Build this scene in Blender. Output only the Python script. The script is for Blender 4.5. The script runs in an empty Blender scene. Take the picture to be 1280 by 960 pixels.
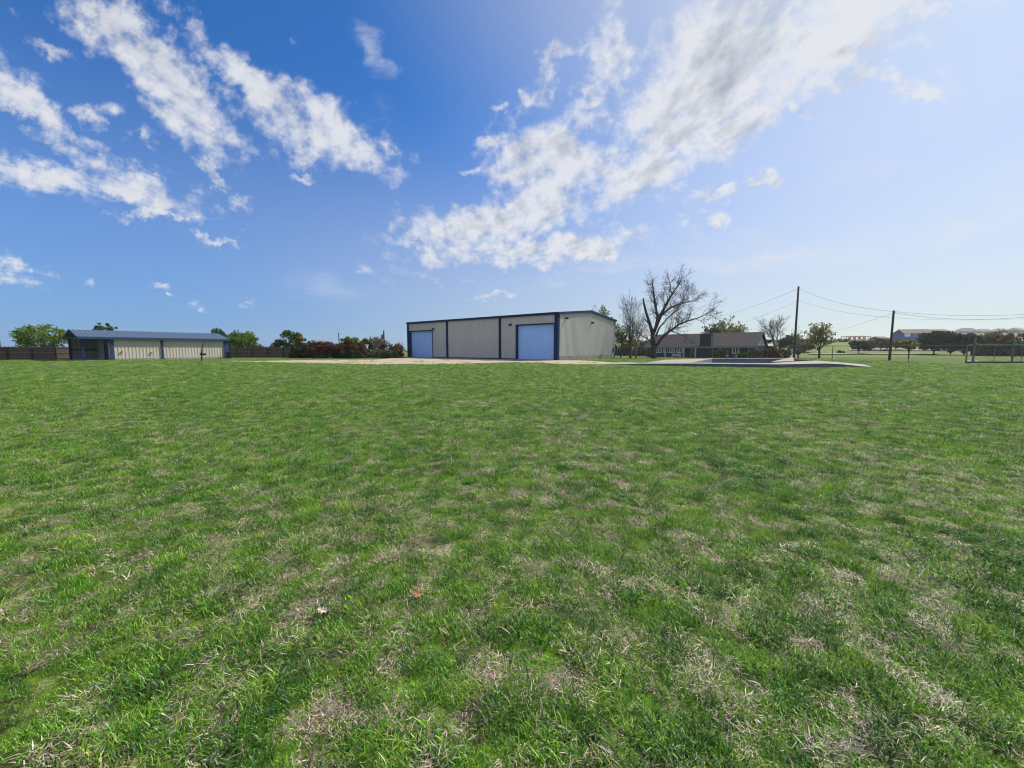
import bpy, bmesh, math, random
import numpy as np
from mathutils import Vector, Matrix, noise, geometry

random.seed(11); rng = np.random.default_rng(11)
scene = bpy.context.scene
COL = scene.collection
R = math.radians

# ------------------------------------------------------------------ camera
CAM_H = 1.5; FPX = 480.0; PITCH = math.atan(44 / 480)
cs, sn = math.cos(PITCH), math.sin(PITCH)
cam_d = bpy.data.cameras.new("camera"); cam = bpy.data.objects.new("camera", cam_d); COL.objects.link(cam)
cam.location = (0, 0, CAM_H); cam.rotation_euler = (math.pi / 2 - PITCH, 0, 0)
cam_d.sensor_width = 36; cam_d.lens = 36 * FPX / 1280; cam_d.clip_start = 0.05; cam_d.clip_end = 20000
scene.camera = cam

def P(px, py, Y):
    dx = (px - 640) / FPX; dv = (480 - py) / FPX
    t = Y / (cs + dv * sn)
    return Vector((dx * t, Y, CAM_H + (-sn + dv * cs) * t))
def G(px, py):
    dx = (px - 640) / FPX; dv = (480 - py) / FPX
    t = CAM_H / (sn - dv * cs)
    return Vector((dx * t, (cs + dv * sn) * t, 0))
def S(a, b, x):
    t = min(1, max(0, (x - a) / (b - a))); return t * t * (3 - 2 * t)
def terrain(x, y):
    r = x / max(y, 1.0)
    z = -0.4 * S(62, 74, y) * S(8, 20, x) * (1 - S(100, 140, y))
    z += 5.5 * S(105, 240, y) * S(-20, 60, x)
    z += 13 * S(290, 430, y) * S(0.95, 1.15, r)
    return z

# ------------------------------------------------------------------ materials
def mat(name):
    m = bpy.data.materials.new(name); m.use_nodes = True
    nt = m.node_tree; nt.nodes.clear()
    out = nt.nodes.new("ShaderNodeOutputMaterial")
    return m, nt, out
def N(nt, t, **kw):
    n = nt.nodes.new(t)
    for k, v in kw.items():
        if k == "ins":
            for a, b in v.items(): n.inputs[a].default_value = b
        else: setattr(n, k, v)
    return n
def L(nt, a, b): nt.links.new(a, b)
def c4(c): return (c[0], c[1], c[2], 1)
def surf(name, col, rough=0.7, var=0.15, scale=1.5, spec=0.3, metal=0, bump=0.0, bscale=20, col2=None, stretch=(1, 1, 1)):
    """plain painted / weathered surface with noise dirt"""
    m, nt, out = mat(name)
    b = N(nt, "ShaderNodeBsdfPrincipled", ins={"Roughness": rough, "Metallic": metal, "Specular IOR Level": spec})
    tc = N(nt, "ShaderNodeTexCoord"); mp = N(nt, "ShaderNodeMapping"); mp.inputs["Scale"].default_value = stretch
    L(nt, tc.outputs["Object"], mp.inputs[0])
    no = N(nt, "ShaderNodeTexNoise", ins={"Scale": scale, "Detail": 5, "Roughness": 0.65}); L(nt, mp.outputs[0], no.inputs["Vector"])
    mx = N(nt, "ShaderNodeMix", data_type="RGBA")
    mr = N(nt, "ShaderNodeMapRange", ins={"From Min": 0.3, "From Max": 0.7}); L(nt, no.outputs["Fac"], mr.inputs["Value"])
    L(nt, mr.outputs[0], mx.inputs["Factor"])
    c2 = col2 or tuple(x * (1 - 2 * var) for x in col)
    mx.inputs[6].default_value = c4(c2); mx.inputs[7].default_value = c4(col)
    L(nt, mx.outputs[2], b.inputs["Base Color"])
    if bump:
        n2 = N(nt, "ShaderNodeTexNoise", ins={"Scale": bscale, "Detail": 4}); L(nt, mp.outputs[0], n2.inputs["Vector"])
        bp = N(nt, "ShaderNodeBump", ins={"Strength": bump, "Distance": 0.02}); L(nt, n2.outputs["Fac"], bp.inputs["Height"])
        L(nt, bp.outputs[0], b.inputs["Normal"])
    L(nt, b.outputs[0], out.inputs[0])
    return m
def leaf_mat(name, ca, cb, trans=0.35, scale=0.9):
    m, nt, out = mat(name)
    ge = N(nt, "ShaderNodeNewGeometry")
    no = N(nt, "ShaderNodeTexNoise", ins={"Scale": scale, "Detail": 3}); L(nt, ge.outputs["Position"], no.inputs["Vector"])
    mr = N(nt, "ShaderNodeMapRange", ins={"From Min": 0.35, "From Max": 0.65}); L(nt, no.outputs["Fac"], mr.inputs["Value"])
    ad = N(nt, "ShaderNodeMath", operation="MULTIPLY_ADD", use_clamp=True); L(nt, ge.outputs["Random Per Island"], ad.inputs[0]); ad.inputs[1].default_value = 0.6
    ml = N(nt, "ShaderNodeMath", operation="MULTIPLY"); L(nt, mr.outputs[0], ml.inputs[0]); ml.inputs[1].default_value = 0.55
    L(nt, ml.outputs[0], ad.inputs[2])
    mx = N(nt, "ShaderNodeMix", data_type="RGBA"); L(nt, ad.outputs[0], mx.inputs["Factor"])
    mx.inputs[6].default_value = c4(ca); mx.inputs[7].default_value = c4(cb)
    d = N(nt, "ShaderNodeBsdfDiffuse"); t = N(nt, "ShaderNodeBsdfTranslucent"); ms = N(nt, "ShaderNodeMixShader", ins={0: trans})
    L(nt, mx.outputs[2], d.inputs[0]); L(nt, mx.outputs[2], t.inputs[0]); L(nt, d.outputs[0], ms.inputs[1]); L(nt, t.outputs[0], ms.inputs[2])
    L(nt, ms.outputs[0], out.inputs[0])
    return m

M = {}
M["tan_metal"] = surf("tan_metal", (0.485, 0.475, 0.445), 0.45, 0.05, 0.5, stretch=(1, 1, 0.2))
M["tan_metal_dirty"] = surf("tan_metal_weathered", (0.44, 0.41, 0.345), 0.5, 0.08, 0.8, stretch=(1, 1, 0.15))
M["grey_panel"] = surf("grey_panel", (0.19, 0.21, 0.215), 0.6, 0.1, 0.8)
M["blue_trim"] = surf("blue_trim", (0.018, 0.045, 0.115), 0.6, 0.1, 1)
M["navy_trim"] = surf("navy_trim", (0.013, 0.030, 0.090), 0.7, 0.1, 1, spec=0.1)
M["blue_roof"] = surf("blue_roof", (0.075, 0.115, 0.175), 0.45, 0.06, 0.6, metal=0.2)
M["blue_door"] = surf("blue_door", (0.36, 0.58, 1.0), 0.5, 0.04, 0.7)
M["concrete"] = surf("concrete", (0.26, 0.24, 0.21), 0.9, 0.12, 0.8, bump=0.3)
M["old_concrete"] = surf("old_concrete", (0.23, 0.215, 0.195), 0.9, 0.2, 0.7, bump=0.4)
M["shaded_basin_side"] = surf("shaded_basin_side", (0.13, 0.15, 0.19), 0.9, 0.2, 0.8)  # concrete side faces, with their bluish skylit shade put into the colour
M["pool_paint"] = surf("pool_paint", (0.15, 0.16, 0.20), 0.6, 0.2, 0.7)
M["gravel"] = surf("gravel", (0.30, 0.25, 0.195), 0.95, 0.25, 0.35, bump=0.8, bscale=14, col2=(0.30, 0.25, 0.18))
M["dirt"] = surf("dirt", (0.25, 0.19, 0.14), 0.95, 0.2, 0.2, col2=(0.16, 0.16, 0.08))
M["fence_wood"] = surf("fence_wood", (0.115, 0.092, 0.074), 0.9, 0.25, 3, stretch=(3, 3, 0.4), col2=(0.055, 0.045, 0.04))
M["fence_rail"] = surf("fence_rail", (0.17, 0.145, 0.115), 0.9, 0.2, 2)
M["dark_wood"] = surf("dark_wood", (0.05, 0.038, 0.03), 0.9, 0.2, 4)
M["pole_wood"] = surf("pole_wood", (0.075, 0.065, 0.075), 0.9, 0.25, 2, stretch=(4, 4, 0.5))
M["bark"] = surf("bark", (0.075, 0.062, 0.052), 0.95, 0.25, 3)
M["bark_grey"] = surf("bark_grey", (0.17, 0.15, 0.14), 0.95, 0.25, 3)
M["steel"] = surf("galvanised_steel", (0.15, 0.185, 0.20), 0.5, 0.1, 3, metal=0.3)
M["wire"] = surf("dark_wire", (0.09, 0.09, 0.10), 0.6, 0, 1)
M["black"] = surf("black_metal", (0.012, 0.012, 0.015), 0.4, 0, 1)
M["white"] = surf("white_paint", (0.75, 0.76, 0.76), 0.6, 0.06, 2)
M["house_blue"] = surf("house_blue", (0.014, 0.036, 0.085), 0.6, 0.1, 1.2)
M["house_dark"] = surf("house_dark", (0.03, 0.03, 0.04), 0.7, 0.1, 1.2)
M["shingle"] = surf("shingle", (0.038, 0.034, 0.041), 0.9, 0.15, 2.5, bump=0.3, bscale=8)
M["chimney_stone"] = surf("chimney_stone", (0.06, 0.055, 0.06), 0.9, 0.3, 2.2)
M["brown_stone"] = surf("brown_stone", (0.16, 0.12, 0.10), 0.9, 0.3, 2.5)
M["pale_gable"] = surf("pale_gable", (0.42, 0.47, 0.52), 0.7, 0.1, 1)
M["glass"] = surf("window_glass", (0.05, 0.06, 0.065), 0.12, 0.1, 2, spec=0.8)
M["brown_roof"] = surf("brown_roof", (0.13, 0.10, 0.09), 0.9, 0.1, 1)
M["purple_roof"] = surf("purple_roof", (0.15, 0.12, 0.14), 0.9, 0.1, 1)
M["sheath_blue"] = surf("sheath_blue", (0.04, 0.13, 0.42), 0.6, 0.1, 0.5)
M["timber"] = surf("timber", (0.62, 0.36, 0.28), 0.8, 0.1, 1)
M["red_brick"] = surf("red_brick", (0.22, 0.11, 0.12), 0.9, 0.15, 1)
M["pale_wall"] = surf("pale_wall", (0.42, 0.42, 0.44), 0.8, 0.1, 0.7)
M["fresh_leaf"] = leaf_mat("fresh_leaf", (0.055, 0.115, 0.012), (0.14, 0.21, 0.025))
M["green_leaf"] = leaf_mat("green_leaf", (0.025, 0.065, 0.014), (0.07, 0.13, 0.025))
M["dark_leaf"] = leaf_mat("dark_leaf", (0.018, 0.034, 0.016), (0.048, 0.072, 0.03), 0.25)
M["olive_leaf"] = leaf_mat("olive_leaf", (0.06, 0.075, 0.025), (0.14, 0.15, 0.055))
M["gold_leaf"] = leaf_mat("gold_leaf", (0.12, 0.10, 0.02), (0.25, 0.20, 0.05))
M["red_leaf"] = leaf_mat("red_leaf", (0.04, 0.034, 0.016), (0.18, 0.07, 0.036))
M["rust_leaf"] = leaf_mat("rust_leaf", (0.028, 0.03, 0.014), (0.12, 0.055, 0.032))
M["brown_leaf"] = leaf_mat("brown_leaf", (0.055, 0.045, 0.03), (0.12, 0.095, 0.06))
M["yellow_leaf"] = leaf_mat("yellow_leaf", (0.13, 0.135, 0.045), (0.24, 0.23, 0.09))
M["bud_leaf"] = leaf_mat("bud_leaf", (0.12, 0.10, 0.06), (0.2, 0.17, 0.11))
M["dead_leaf"] = surf("dead_leaf", (0.24, 0.11, 0.05), 0.8, 0.2, 30)
M["bleached_leaf"] = surf("bleached_leaf", (0.50, 0.42, 0.34), 0.8, 0.1, 30)

# ------------------------------------------------------------------ mesh building
class MB:
    def __init__(s): s.v = []; s.f = []
    def add(s, vs, fs):
        o = len(s.v); s.v += [tuple(v) for v in vs]; s.f += [tuple(i + o for i in f) for f in fs]; return s
    def box(s, x0, x1, y0, y1, z0, z1):
        return s.add([(x0,y0,z0),(x1,y0,z0),(x1,y1,z0),(x0,y1,z0),(x0,y0,z1),(x1,y0,z1),(x1,y1,z1),(x0,y1,z1)],
                     [(3,2,1,0),(4,5,6,7),(0,1,5,4),(1,2,6,5),(2,3,7,6),(3,0,4,7)])
    def tube(s, p0, p1, r0, r1, n=5, cap=False):
        p0 = Vector(p0); p1 = Vector(p1); d = p1 - p0
        if d.length < 1e-6: return s
        d.normalize(); a = d.orthogonal().normalized(); b = d.cross(a)
        vs = []
        for p, r in ((p0, r0), (p1, r1)):
            for k in range(n):
                t = 2 * math.pi * k / n; vs.append(p + a * (r * math.cos(t)) + b * (r * math.sin(t)))
        fs = [(k, (k + 1) % n, n + (k + 1) % n, n + k) for k in range(n)]
        if cap: fs += [tuple(range(n))[::-1], tuple(range(n, 2 * n))]
        return s.add(vs, fs)
    def path(s, pts, radii, n=6, cap=True):
        """one continuous tapered tube along pts"""
        pts = [Vector(p) for p in pts]; vs = []; fs = []
        ref = None
        for i, p in enumerate(pts):
            d = (pts[min(i + 1, len(pts) - 1)] - pts[max(i - 1, 0)]).normalized()
            if ref is None: ref = d.orthogonal().normalized()
            a = (ref - d * ref.dot(d)).normalized(); ref = a; b = d.cross(a)
            for k in range(n):
                t = 2 * math.pi * k / n; vs.append(p + a * (radii[i] * math.cos(t)) + b * (radii[i] * math.sin(t)))
        for i in range(len(pts) - 1):
            for k in range(n): fs.append((i*n+k, i*n+(k+1)%n, (i+1)*n+(k+1)%n, (i+1)*n+k))
        if cap: fs += [tuple(range(n))[::-1], tuple(range((len(pts)-1)*n, len(pts)*n))]
        return s.add(vs, fs)
    def prism(s, poly, axis_vec):
        """polygon (3-d points) extruded along axis_vec"""
        n = len(poly); a = [Vector(p) for p in poly]; b = [p + Vector(axis_vec) for p in a]
        return s.add(a + b, [tuple(range(n))[::-1], tuple(range(n, 2*n))] + [(k, (k+1)%n, n+(k+1)%n, n+k) for k in range(n)])
    def mesh(s, name, m, smooth=False):
        me = bpy.data.meshes.new(name); me.from_pydata(s.v, [], s.f)
        if m: me.materials.append(m)
        if smooth: me.polygons.foreach_set("use_smooth", [True] * len(me.polygons))
        return me
    def build(s, name, m, parent=None, smooth=False, fixn=True):
        me = s.mesh(name, m, smooth)
        if fixn and len(s.f) < 60000:
            bm = bmesh.new(); bm.from_mesh(me); bmesh.ops.recalc_face_normals(bm, faces=bm.faces); bm.to_mesh(me); bm.free()
        o = bpy.data.objects.new(name, me); COL.objects.link(o)
        if parent: o.parent = parent
        return o
def tag(o, label=None, cat=None, group=None, kind=None):
    if label: o["label"] = label
    if cat: o["category"] = cat
    if group: o["group"] = group
    if kind: o["kind"] = kind
    return o
def thing(name, label, cat, loc=(0, 0, 0), rz=0.0, group=None):
    o = bpy.data.objects.new(name, None); COL.objects.link(o); o.empty_display_size = 0.3
    o.location = loc; o.rotation_euler = (0, 0, rz)
    return tag(o, label, cat, group)

# ------------------------------------------------------------------ world: sky and clouds
SUN_AZ = R(58)      # from +Y towards +X
SUN_EL = R(47)
sdir = Vector((math.sin(SUN_AZ) * math.cos(SUN_EL), math.cos(SUN_AZ) * math.cos(SUN_EL), math.sin(SUN_EL)))
def make_world():
    w = bpy.data.worlds.new("World"); scene.world = w; w.use_nodes = True
    nt = w.node_tree; nt.nodes.clear()
    out = N(nt, "ShaderNodeOutputWorld"); bg = N(nt, "ShaderNodeBackground"); bg.inputs[1].default_value = 0.1
    L(nt, bg.outputs[0], out.inputs[0])
    sky = N(nt, "ShaderNodeTexSky", sky_type="NISHITA", sun_disc=False, sun_elevation=SUN_EL, sun_rotation=SUN_AZ,
            air_density=1.0, dust_density=0.5, ozone_density=3.0, altitude=100)
    hs = N(nt, "ShaderNodeVectorMath", operation="MULTIPLY"); L(nt, sky.outputs[0], hs.inputs[0]); hs.inputs[1].default_value = (0.0330 / KEXP, 0.0890 / KEXP, 0.1500 / KEXP)
    tc = N(nt, "ShaderNodeTexCoord"); d = tc.outputs["Generated"]
    sp = N(nt, "ShaderNodeSeparateXYZ"); L(nt, d, sp.inputs[0])
    def math_(op, a, b=None, c=None, clamp=False):
        n = N(nt, "ShaderNodeMath", operation=op, use_clamp=clamp)
        for i, x in enumerate((a, b, c)):
            if x is None: continue
            if isinstance(x, (int, float)): n.inputs[i].default_value = x
            else: L(nt, x, n.inputs[i])
        return n.outputs[0]
    # direction -> coordinates on a flat cloud deck overhead (for the noise) and on the northern sky (for the banks)
    zc = math_("MAXIMUM", sp.outputs["Z"], 0.02); zc = math_("ADD", zc, 0.10)
    cp = N(nt, "ShaderNodeCombineXYZ"); L(nt, math_("DIVIDE", sp.outputs["X"], zc), cp.inputs[0]); L(nt, math_("DIVIDE", sp.outputs["Y"], zc), cp.inputs[1])
    yc = math_("MAXIMUM", sp.outputs["Y"], 0.02)
    cq = N(nt, "ShaderNodeCombineXYZ"); L(nt, math_("DIVIDE", sp.outputs["X"], yc), cq.inputs[0]); L(nt, math_("DIVIDE", sp.outputs["Z"], yc), cq.inputs[1])
    # warp the bank coordinates so their outlines are ragged
    wn = N(nt, "ShaderNodeTexNoise", ins={"Scale": 8.0, "Detail": 6.0, "Roughness": 0.65}); L(nt, cq.outputs[0], wn.inputs["Vector"])
    ws = N(nt, "ShaderNodeVectorMath", operation="SUBTRACT"); L(nt, wn.outputs["Color"], ws.inputs[0]); ws.inputs[1].default_value = (0.5, 0.5, 0.5)
    wa = N(nt, "ShaderNodeVectorMath", operation="MULTIPLY_ADD"); L(nt, ws.outputs[0], wa.inputs[0]); wa.inputs[1].default_value = (0.22, 0.17, 0); L(nt, cq.outputs[0], wa.inputs[2])
    q = wa.outputs[0]
    def qc(px, py):
        v = P(px, py, 1.0) - Vector((0, 0, CAM_H)); return v.x, v.z
    def blobs(lst):
        tot = None
        for (px, py, hl, hw, ang, wgt) in lst:
            x, z = qc(px, py)
            e = qc(px + hl * math.cos(R(ang)), py + hl * math.sin(R(ang)))
            ax = Vector((e[0] - x, e[1] - z)); e2 = qc(px - hw * math.sin(R(ang)), py + hw * math.cos(R(ang)))
            bx = Vector((e2[0] - x, e2[1] - z))
            mp = N(nt, "ShaderNodeMapping", vector_type="TEXTURE")
            mp.inputs["Location"].default_value = (x, z, 0); mp.inputs["Rotation"].default_value = (0, 0, math.atan2(ax.y, ax.x))
            mp.inputs["Scale"].default_value = (ax.length, bx.length, 1)
            L(nt, q, mp.inputs[0])
            ln = N(nt, "ShaderNodeVectorMath", operation="LENGTH"); L(nt, mp.outputs[0], ln.inputs[0])
            mr = N(nt, "ShaderNodeMapRange", interpolation_type="SMOOTHSTEP", ins={"From Min": 1.75, "From Max": 0.2, "To Min": 0, "To Max": wgt})
            L(nt, ln.outputs["Value"], mr.inputs["Value"])
            tot = mr.outputs[0] if tot is None else math_("MAXIMUM", tot, mr.outputs[0])
        return tot
    bank = blobs(CLOUDS); wisp = blobs(WISPS)
    north = math_("GREATER_THAN", sp.outputs["Y"], 0.03)
    bank = math_("MULTIPLY", bank, north); wisp = math_("MULTIPLY", wisp, north)
    south_fill = N(nt, "ShaderNodeMapRange", interpolation_type="SMOOTHSTEP", ins={"From Min": 0.10, "From Max": -0.30, "To Max": 0.72}); L(nt, sp.outputs["Y"], south_fill.inputs["Value"])  # unseen cloud cover to the south, added as fill for shaded walls
    overhead_fill = N(nt, "ShaderNodeMapRange", interpolation_type="SMOOTHSTEP", ins={"From Min": 0.72, "From Max": 0.88, "To Max": 0.9}); L(nt, sp.outputs["Z"], overhead_fill.inputs["Value"])  # more unseen cloud overhead, also added for fill light
    bank = math_("MAXIMUM", bank, math_("MAXIMUM", south_fill.outputs[0], overhead_fill.outputs[0]))
    def fbm(scale, detail, rough, off=(0, 0, 0), src=cp.outputs[0], st=(1, 1, 1), rot=0.0):
        mp = N(nt, "ShaderNodeMapping"); mp.inputs["Location"].default_value = off; mp.inputs["Scale"].default_value = st; mp.inputs["Rotation"].default_value = (0, 0, rot)
        L(nt, src, mp.inputs[0])
        n = N(nt, "ShaderNodeTexNoise", ins={"Scale": scale, "Detail": detail, "Roughness": rough}); L(nt, mp.outputs[0], n.inputs["Vector"])
        return n.outputs["Fac"]
    n1 = fbm(5.0, 10, 0.60, st=(1, 0.5, 1), rot=0.35)
    n1b = fbm(5.0, 10, 0.60, off=(-0.06, -0.03, 0), st=(1, 0.5, 1), rot=0.35)     # the same noise a little towards the sun
    nq = fbm(22, 8, 0.60, src=cq.outputs[0])
    mixn = math_("ADD", math_("MULTIPLY", n1, 0.56), math_("MULTIPLY", nq, 0.44))
    def dens(nn):
        v = math_("ADD", math_("MULTIPLY", bank, 0.9), math_("MULTIPLY_ADD", nn, 3.4, -1.7))
        mr = N(nt, "ShaderNodeMapRange", interpolation_type="SMOOTHSTEP", ins={"From Min": 0.12, "From Max": 1.05}); L(nt, v, mr.inputs["Value"])
        return math_("MULTIPLY", mr.outputs[0], math_("GREATER_THAN", bank, 0.001))
    den = dens(mixn)
    thick = math_("ADD", math_("MULTIPLY", bank, 0.9), math_("MULTIPLY_ADD", mixn, 3.4, -1.7))
    lit = math_("SUBTRACT", n1, n1b)
    # veil: thin high haze brightening towards the sun and the horizon
    sd = N(nt, "ShaderNodeVectorMath", operation="DOT_PRODUCT"); L(nt, d, sd.inputs[0]); sd.inputs[1].default_value = tuple(sdir)
    ns = fbm(1.3, 5, 0.6, off=(3, 1, 0), st=(1, 0.5, 1))
    v1 = N(nt, "ShaderNodeMapRange", interpolation_type="SMOOTHSTEP", ins={"From Min": 0.515, "From Max": 1.3785, "To Max": 1.0}); L(nt, sd.outputs["Value"], v1.inputs["Value"])
    veil = math_("MULTIPLY", v1.outputs[0], math_("MULTIPLY_ADD", ns, 0.5, 0.75), clamp=True)
    hz = N(nt, "ShaderNodeMapRange", interpolation_type="SMOOTHSTEP", ins={"From Min": 0.5408, "From Max": -0.02, "To Max": 0.6827}); L(nt, sp.outputs["Z"], hz.inputs["Value"])
    hk = N(nt, "ShaderNodeMapRange", interpolation_type="SMOOTHSTEP", ins={"From Min": -0.103, "From Max": 0.8345}); L(nt, sd.outputs["Value"], hk.inputs["Value"])
    wn2 = fbm(2.0, 8, 0.65, off=(5, 2, 0), src=cq.outputs[0], st=(1.2, 5, 1))
    wm = N(nt, "ShaderNodeMapRange", interpolation_type="SMOOTHSTEP", ins={"From Min": 0.42, "From Max": 0.75, "To Max": 1.0}); L(nt, wn2, wm.inputs["Value"])
    wispd = math_("MULTIPLY", wisp, wm.outputs[0])
    # colours (radiance before the 0.1 strength)
    def mixc(fac, a, b):
        m = N(nt, "ShaderNodeMix", data_type="RGBA", clamp_factor=True)
        if isinstance(fac, (int, float)): m.inputs["Factor"].default_value = fac
        else: L(nt, fac, m.inputs["Factor"])
        for i, x in ((6, a), (7, b)):
            if isinstance(x, tuple): m.inputs[i].default_value = (*x, 1)
            else: L(nt, x, m.inputs[i])
        return m.outputs[2]
    base = mixc(hz.outputs[0], hs.outputs[0], mixc(hk.outputs[0], HZ_COL, HZ_SUN))
    base = mixc(veil, base, VEIL_COL)
    base = mixc(wispd, base, CL_LIT)
    sh = N(nt, "ShaderNodeMapRange", interpolation_type="SMOOTHSTEP", ins={"From Min": 0.7, "From Max": 1.5}); L(nt, thick, sh.inputs["Value"])
    shade = math_("ADD", math_("MULTIPLY_ADD", lit, -5.0, sh.outputs[0]), math_("MULTIPLY_ADD", nq, -1.8, 0.9), clamp=True)
    sunny = N(nt, "ShaderNodeMapRange", ins={"From Min": 0.1, "From Max": 0.75, "To Min": 0.35, "To Max": 0.95}); L(nt, sd.outputs["Value"], sunny.inputs["Value"])
    ccol = mixc(math_("MULTIPLY", shade, sunny.outputs[0]), CL_LIT, CL_SHD)
    fin = mixc(math_("MULTIPLY", den, 0.9), base, ccol)
    L(nt, fin, bg.inputs[0])
EXPO = 0.6; KEXP = 0.1 * 2 ** EXPO          # display value of one unit of sky radiance
def rad(*c): return tuple(x / KEXP for x in c)
HZ_COL = rad(0.2388, 0.3515, 0.6249); HZ_SUN = rad(0.83, 0.735, 0.53); VEIL_COL = rad(1.05, 1.0, 0.83); CL_LIT = rad(0.80, 0.81, 0.84); CL_SHD = rad(0.40, 0.44, 0.50)
CLOUDS = [ # px, py, half length, half width, angle, weight   (banks of the north sky)
    (205,95,120,36,46,1.0),(150,30,60,28,40,.95),(320,105,100,26,27,.9),(405,168,80,32,18,1.0),(240,35,40,14,40,.6),
    (35,130,65,24,42,.95),(120,136,30,13,0,.8),(66,55,42,9,22,.8),(45,218,70,21,12,.95),(165,230,85,21,24,1.0),
    (200,269,70,5,4,.7),(258,300,34,6,10,.85),(262,213,26,12,45,.8),(300,245,14,12,60,.55),(22,340,32,12,20,.75),(208,366,16,5,8,.7),
    (117,358,10,7,0,.5),(305,379,16,4,0,.5),(245,390,12,5,0,.5),
    (1000,30,190,75,-22,1.1),(900,90,150,70,-32,1.15),(830,185,120,42,-30,1.1),(690,205,75,50,-25,1.15),(640,268,130,34,-22,1.1),
    (550,285,50,26,20,.8),(700,308,115,18,-6,1.0),(690,92,48,16,-52,.85),(770,60,40,40,-60,.9),(665,120,14,10,0,.7),(1135,98,42,14,4,.9),(1080,92,40,14,-20,.7),
    (905,242,26,8,-5,.8),(950,232,22,9,-15,.85),(893,266,24,8,-6,.8),(1003,136,16,10,10,.75),(915,155,60,40,-30,1.0),(980,75,50,14,-28,1.0),
    (620,375,28,5,-6,.75),(860,230,14,6,0,.6),(575,360,18,4,-5,.5),(520,300,40,10,10,.7),(610,185,16,9,-30,.65),(585,210,14,5,0,.55),(632,140,12,7,0,.6),(715,75,20,9,-60,.75),(740,120,30,18,-50,.8),(175,170,24,9,30,.6),(110,175,30,8,30,.5),(370,60,16,5,20,.4),(480,185,22,9,20,.7),(385,214,20,6,10,.7),(965,140,10,6,0,.6),(1155,60,60,14,-12,.45)]
WISPS = [(468,78,45,14,75,.5),(780,336,120,14,-8,.55),(910,330,110,12,-10,.6),(1050,327,110,10,-10,.55),(1180,285,120,14,-12,.5),(1090,215,120,14,-10,.45),
         (410,358,40,18,10,.35),(880,300,90,12,-8,.35),(1265,245,30,10,-10,.6)]
make_world()
sl = bpy.data.lights.new("sun", "SUN"); sl.energy = 4.9; sl.angle = R(0.53); sl.color = (1.0, 0.95, 0.86)
so = bpy.data.objects.new("sun", sl); COL.objects.link(so); so.rotation_euler = sdir.to_track_quat("Z", "Y").to_euler(); so.location = (60, 40, 60)
vs = scene.view_settings; vs.view_transform = "Standard"; vs.look = "None"; vs.gamma = 1; vs.exposure = EXPO; vs.use_curve_mapping = False
scene.cycles.max_bounces = 6; scene.cycles.diffuse_bounces = 3; scene.cycles.transparent_max_bounces = 8; scene.cycles.use_denoising = True; scene.cycles.denoiser = "OPENIMAGEDENOISE"; scene.cycles.denoising_input_passes = "RGB_ALBEDO_NORMAL"; scene.cycles.denoising_prefilter = "ACCURATE"; scene.cycles.filter_width = 1.15; scene.cycles.pixel_filter_type = "BLACKMAN_HARRIS"
scene.cycles.sample_clamp_indirect = 6

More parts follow.
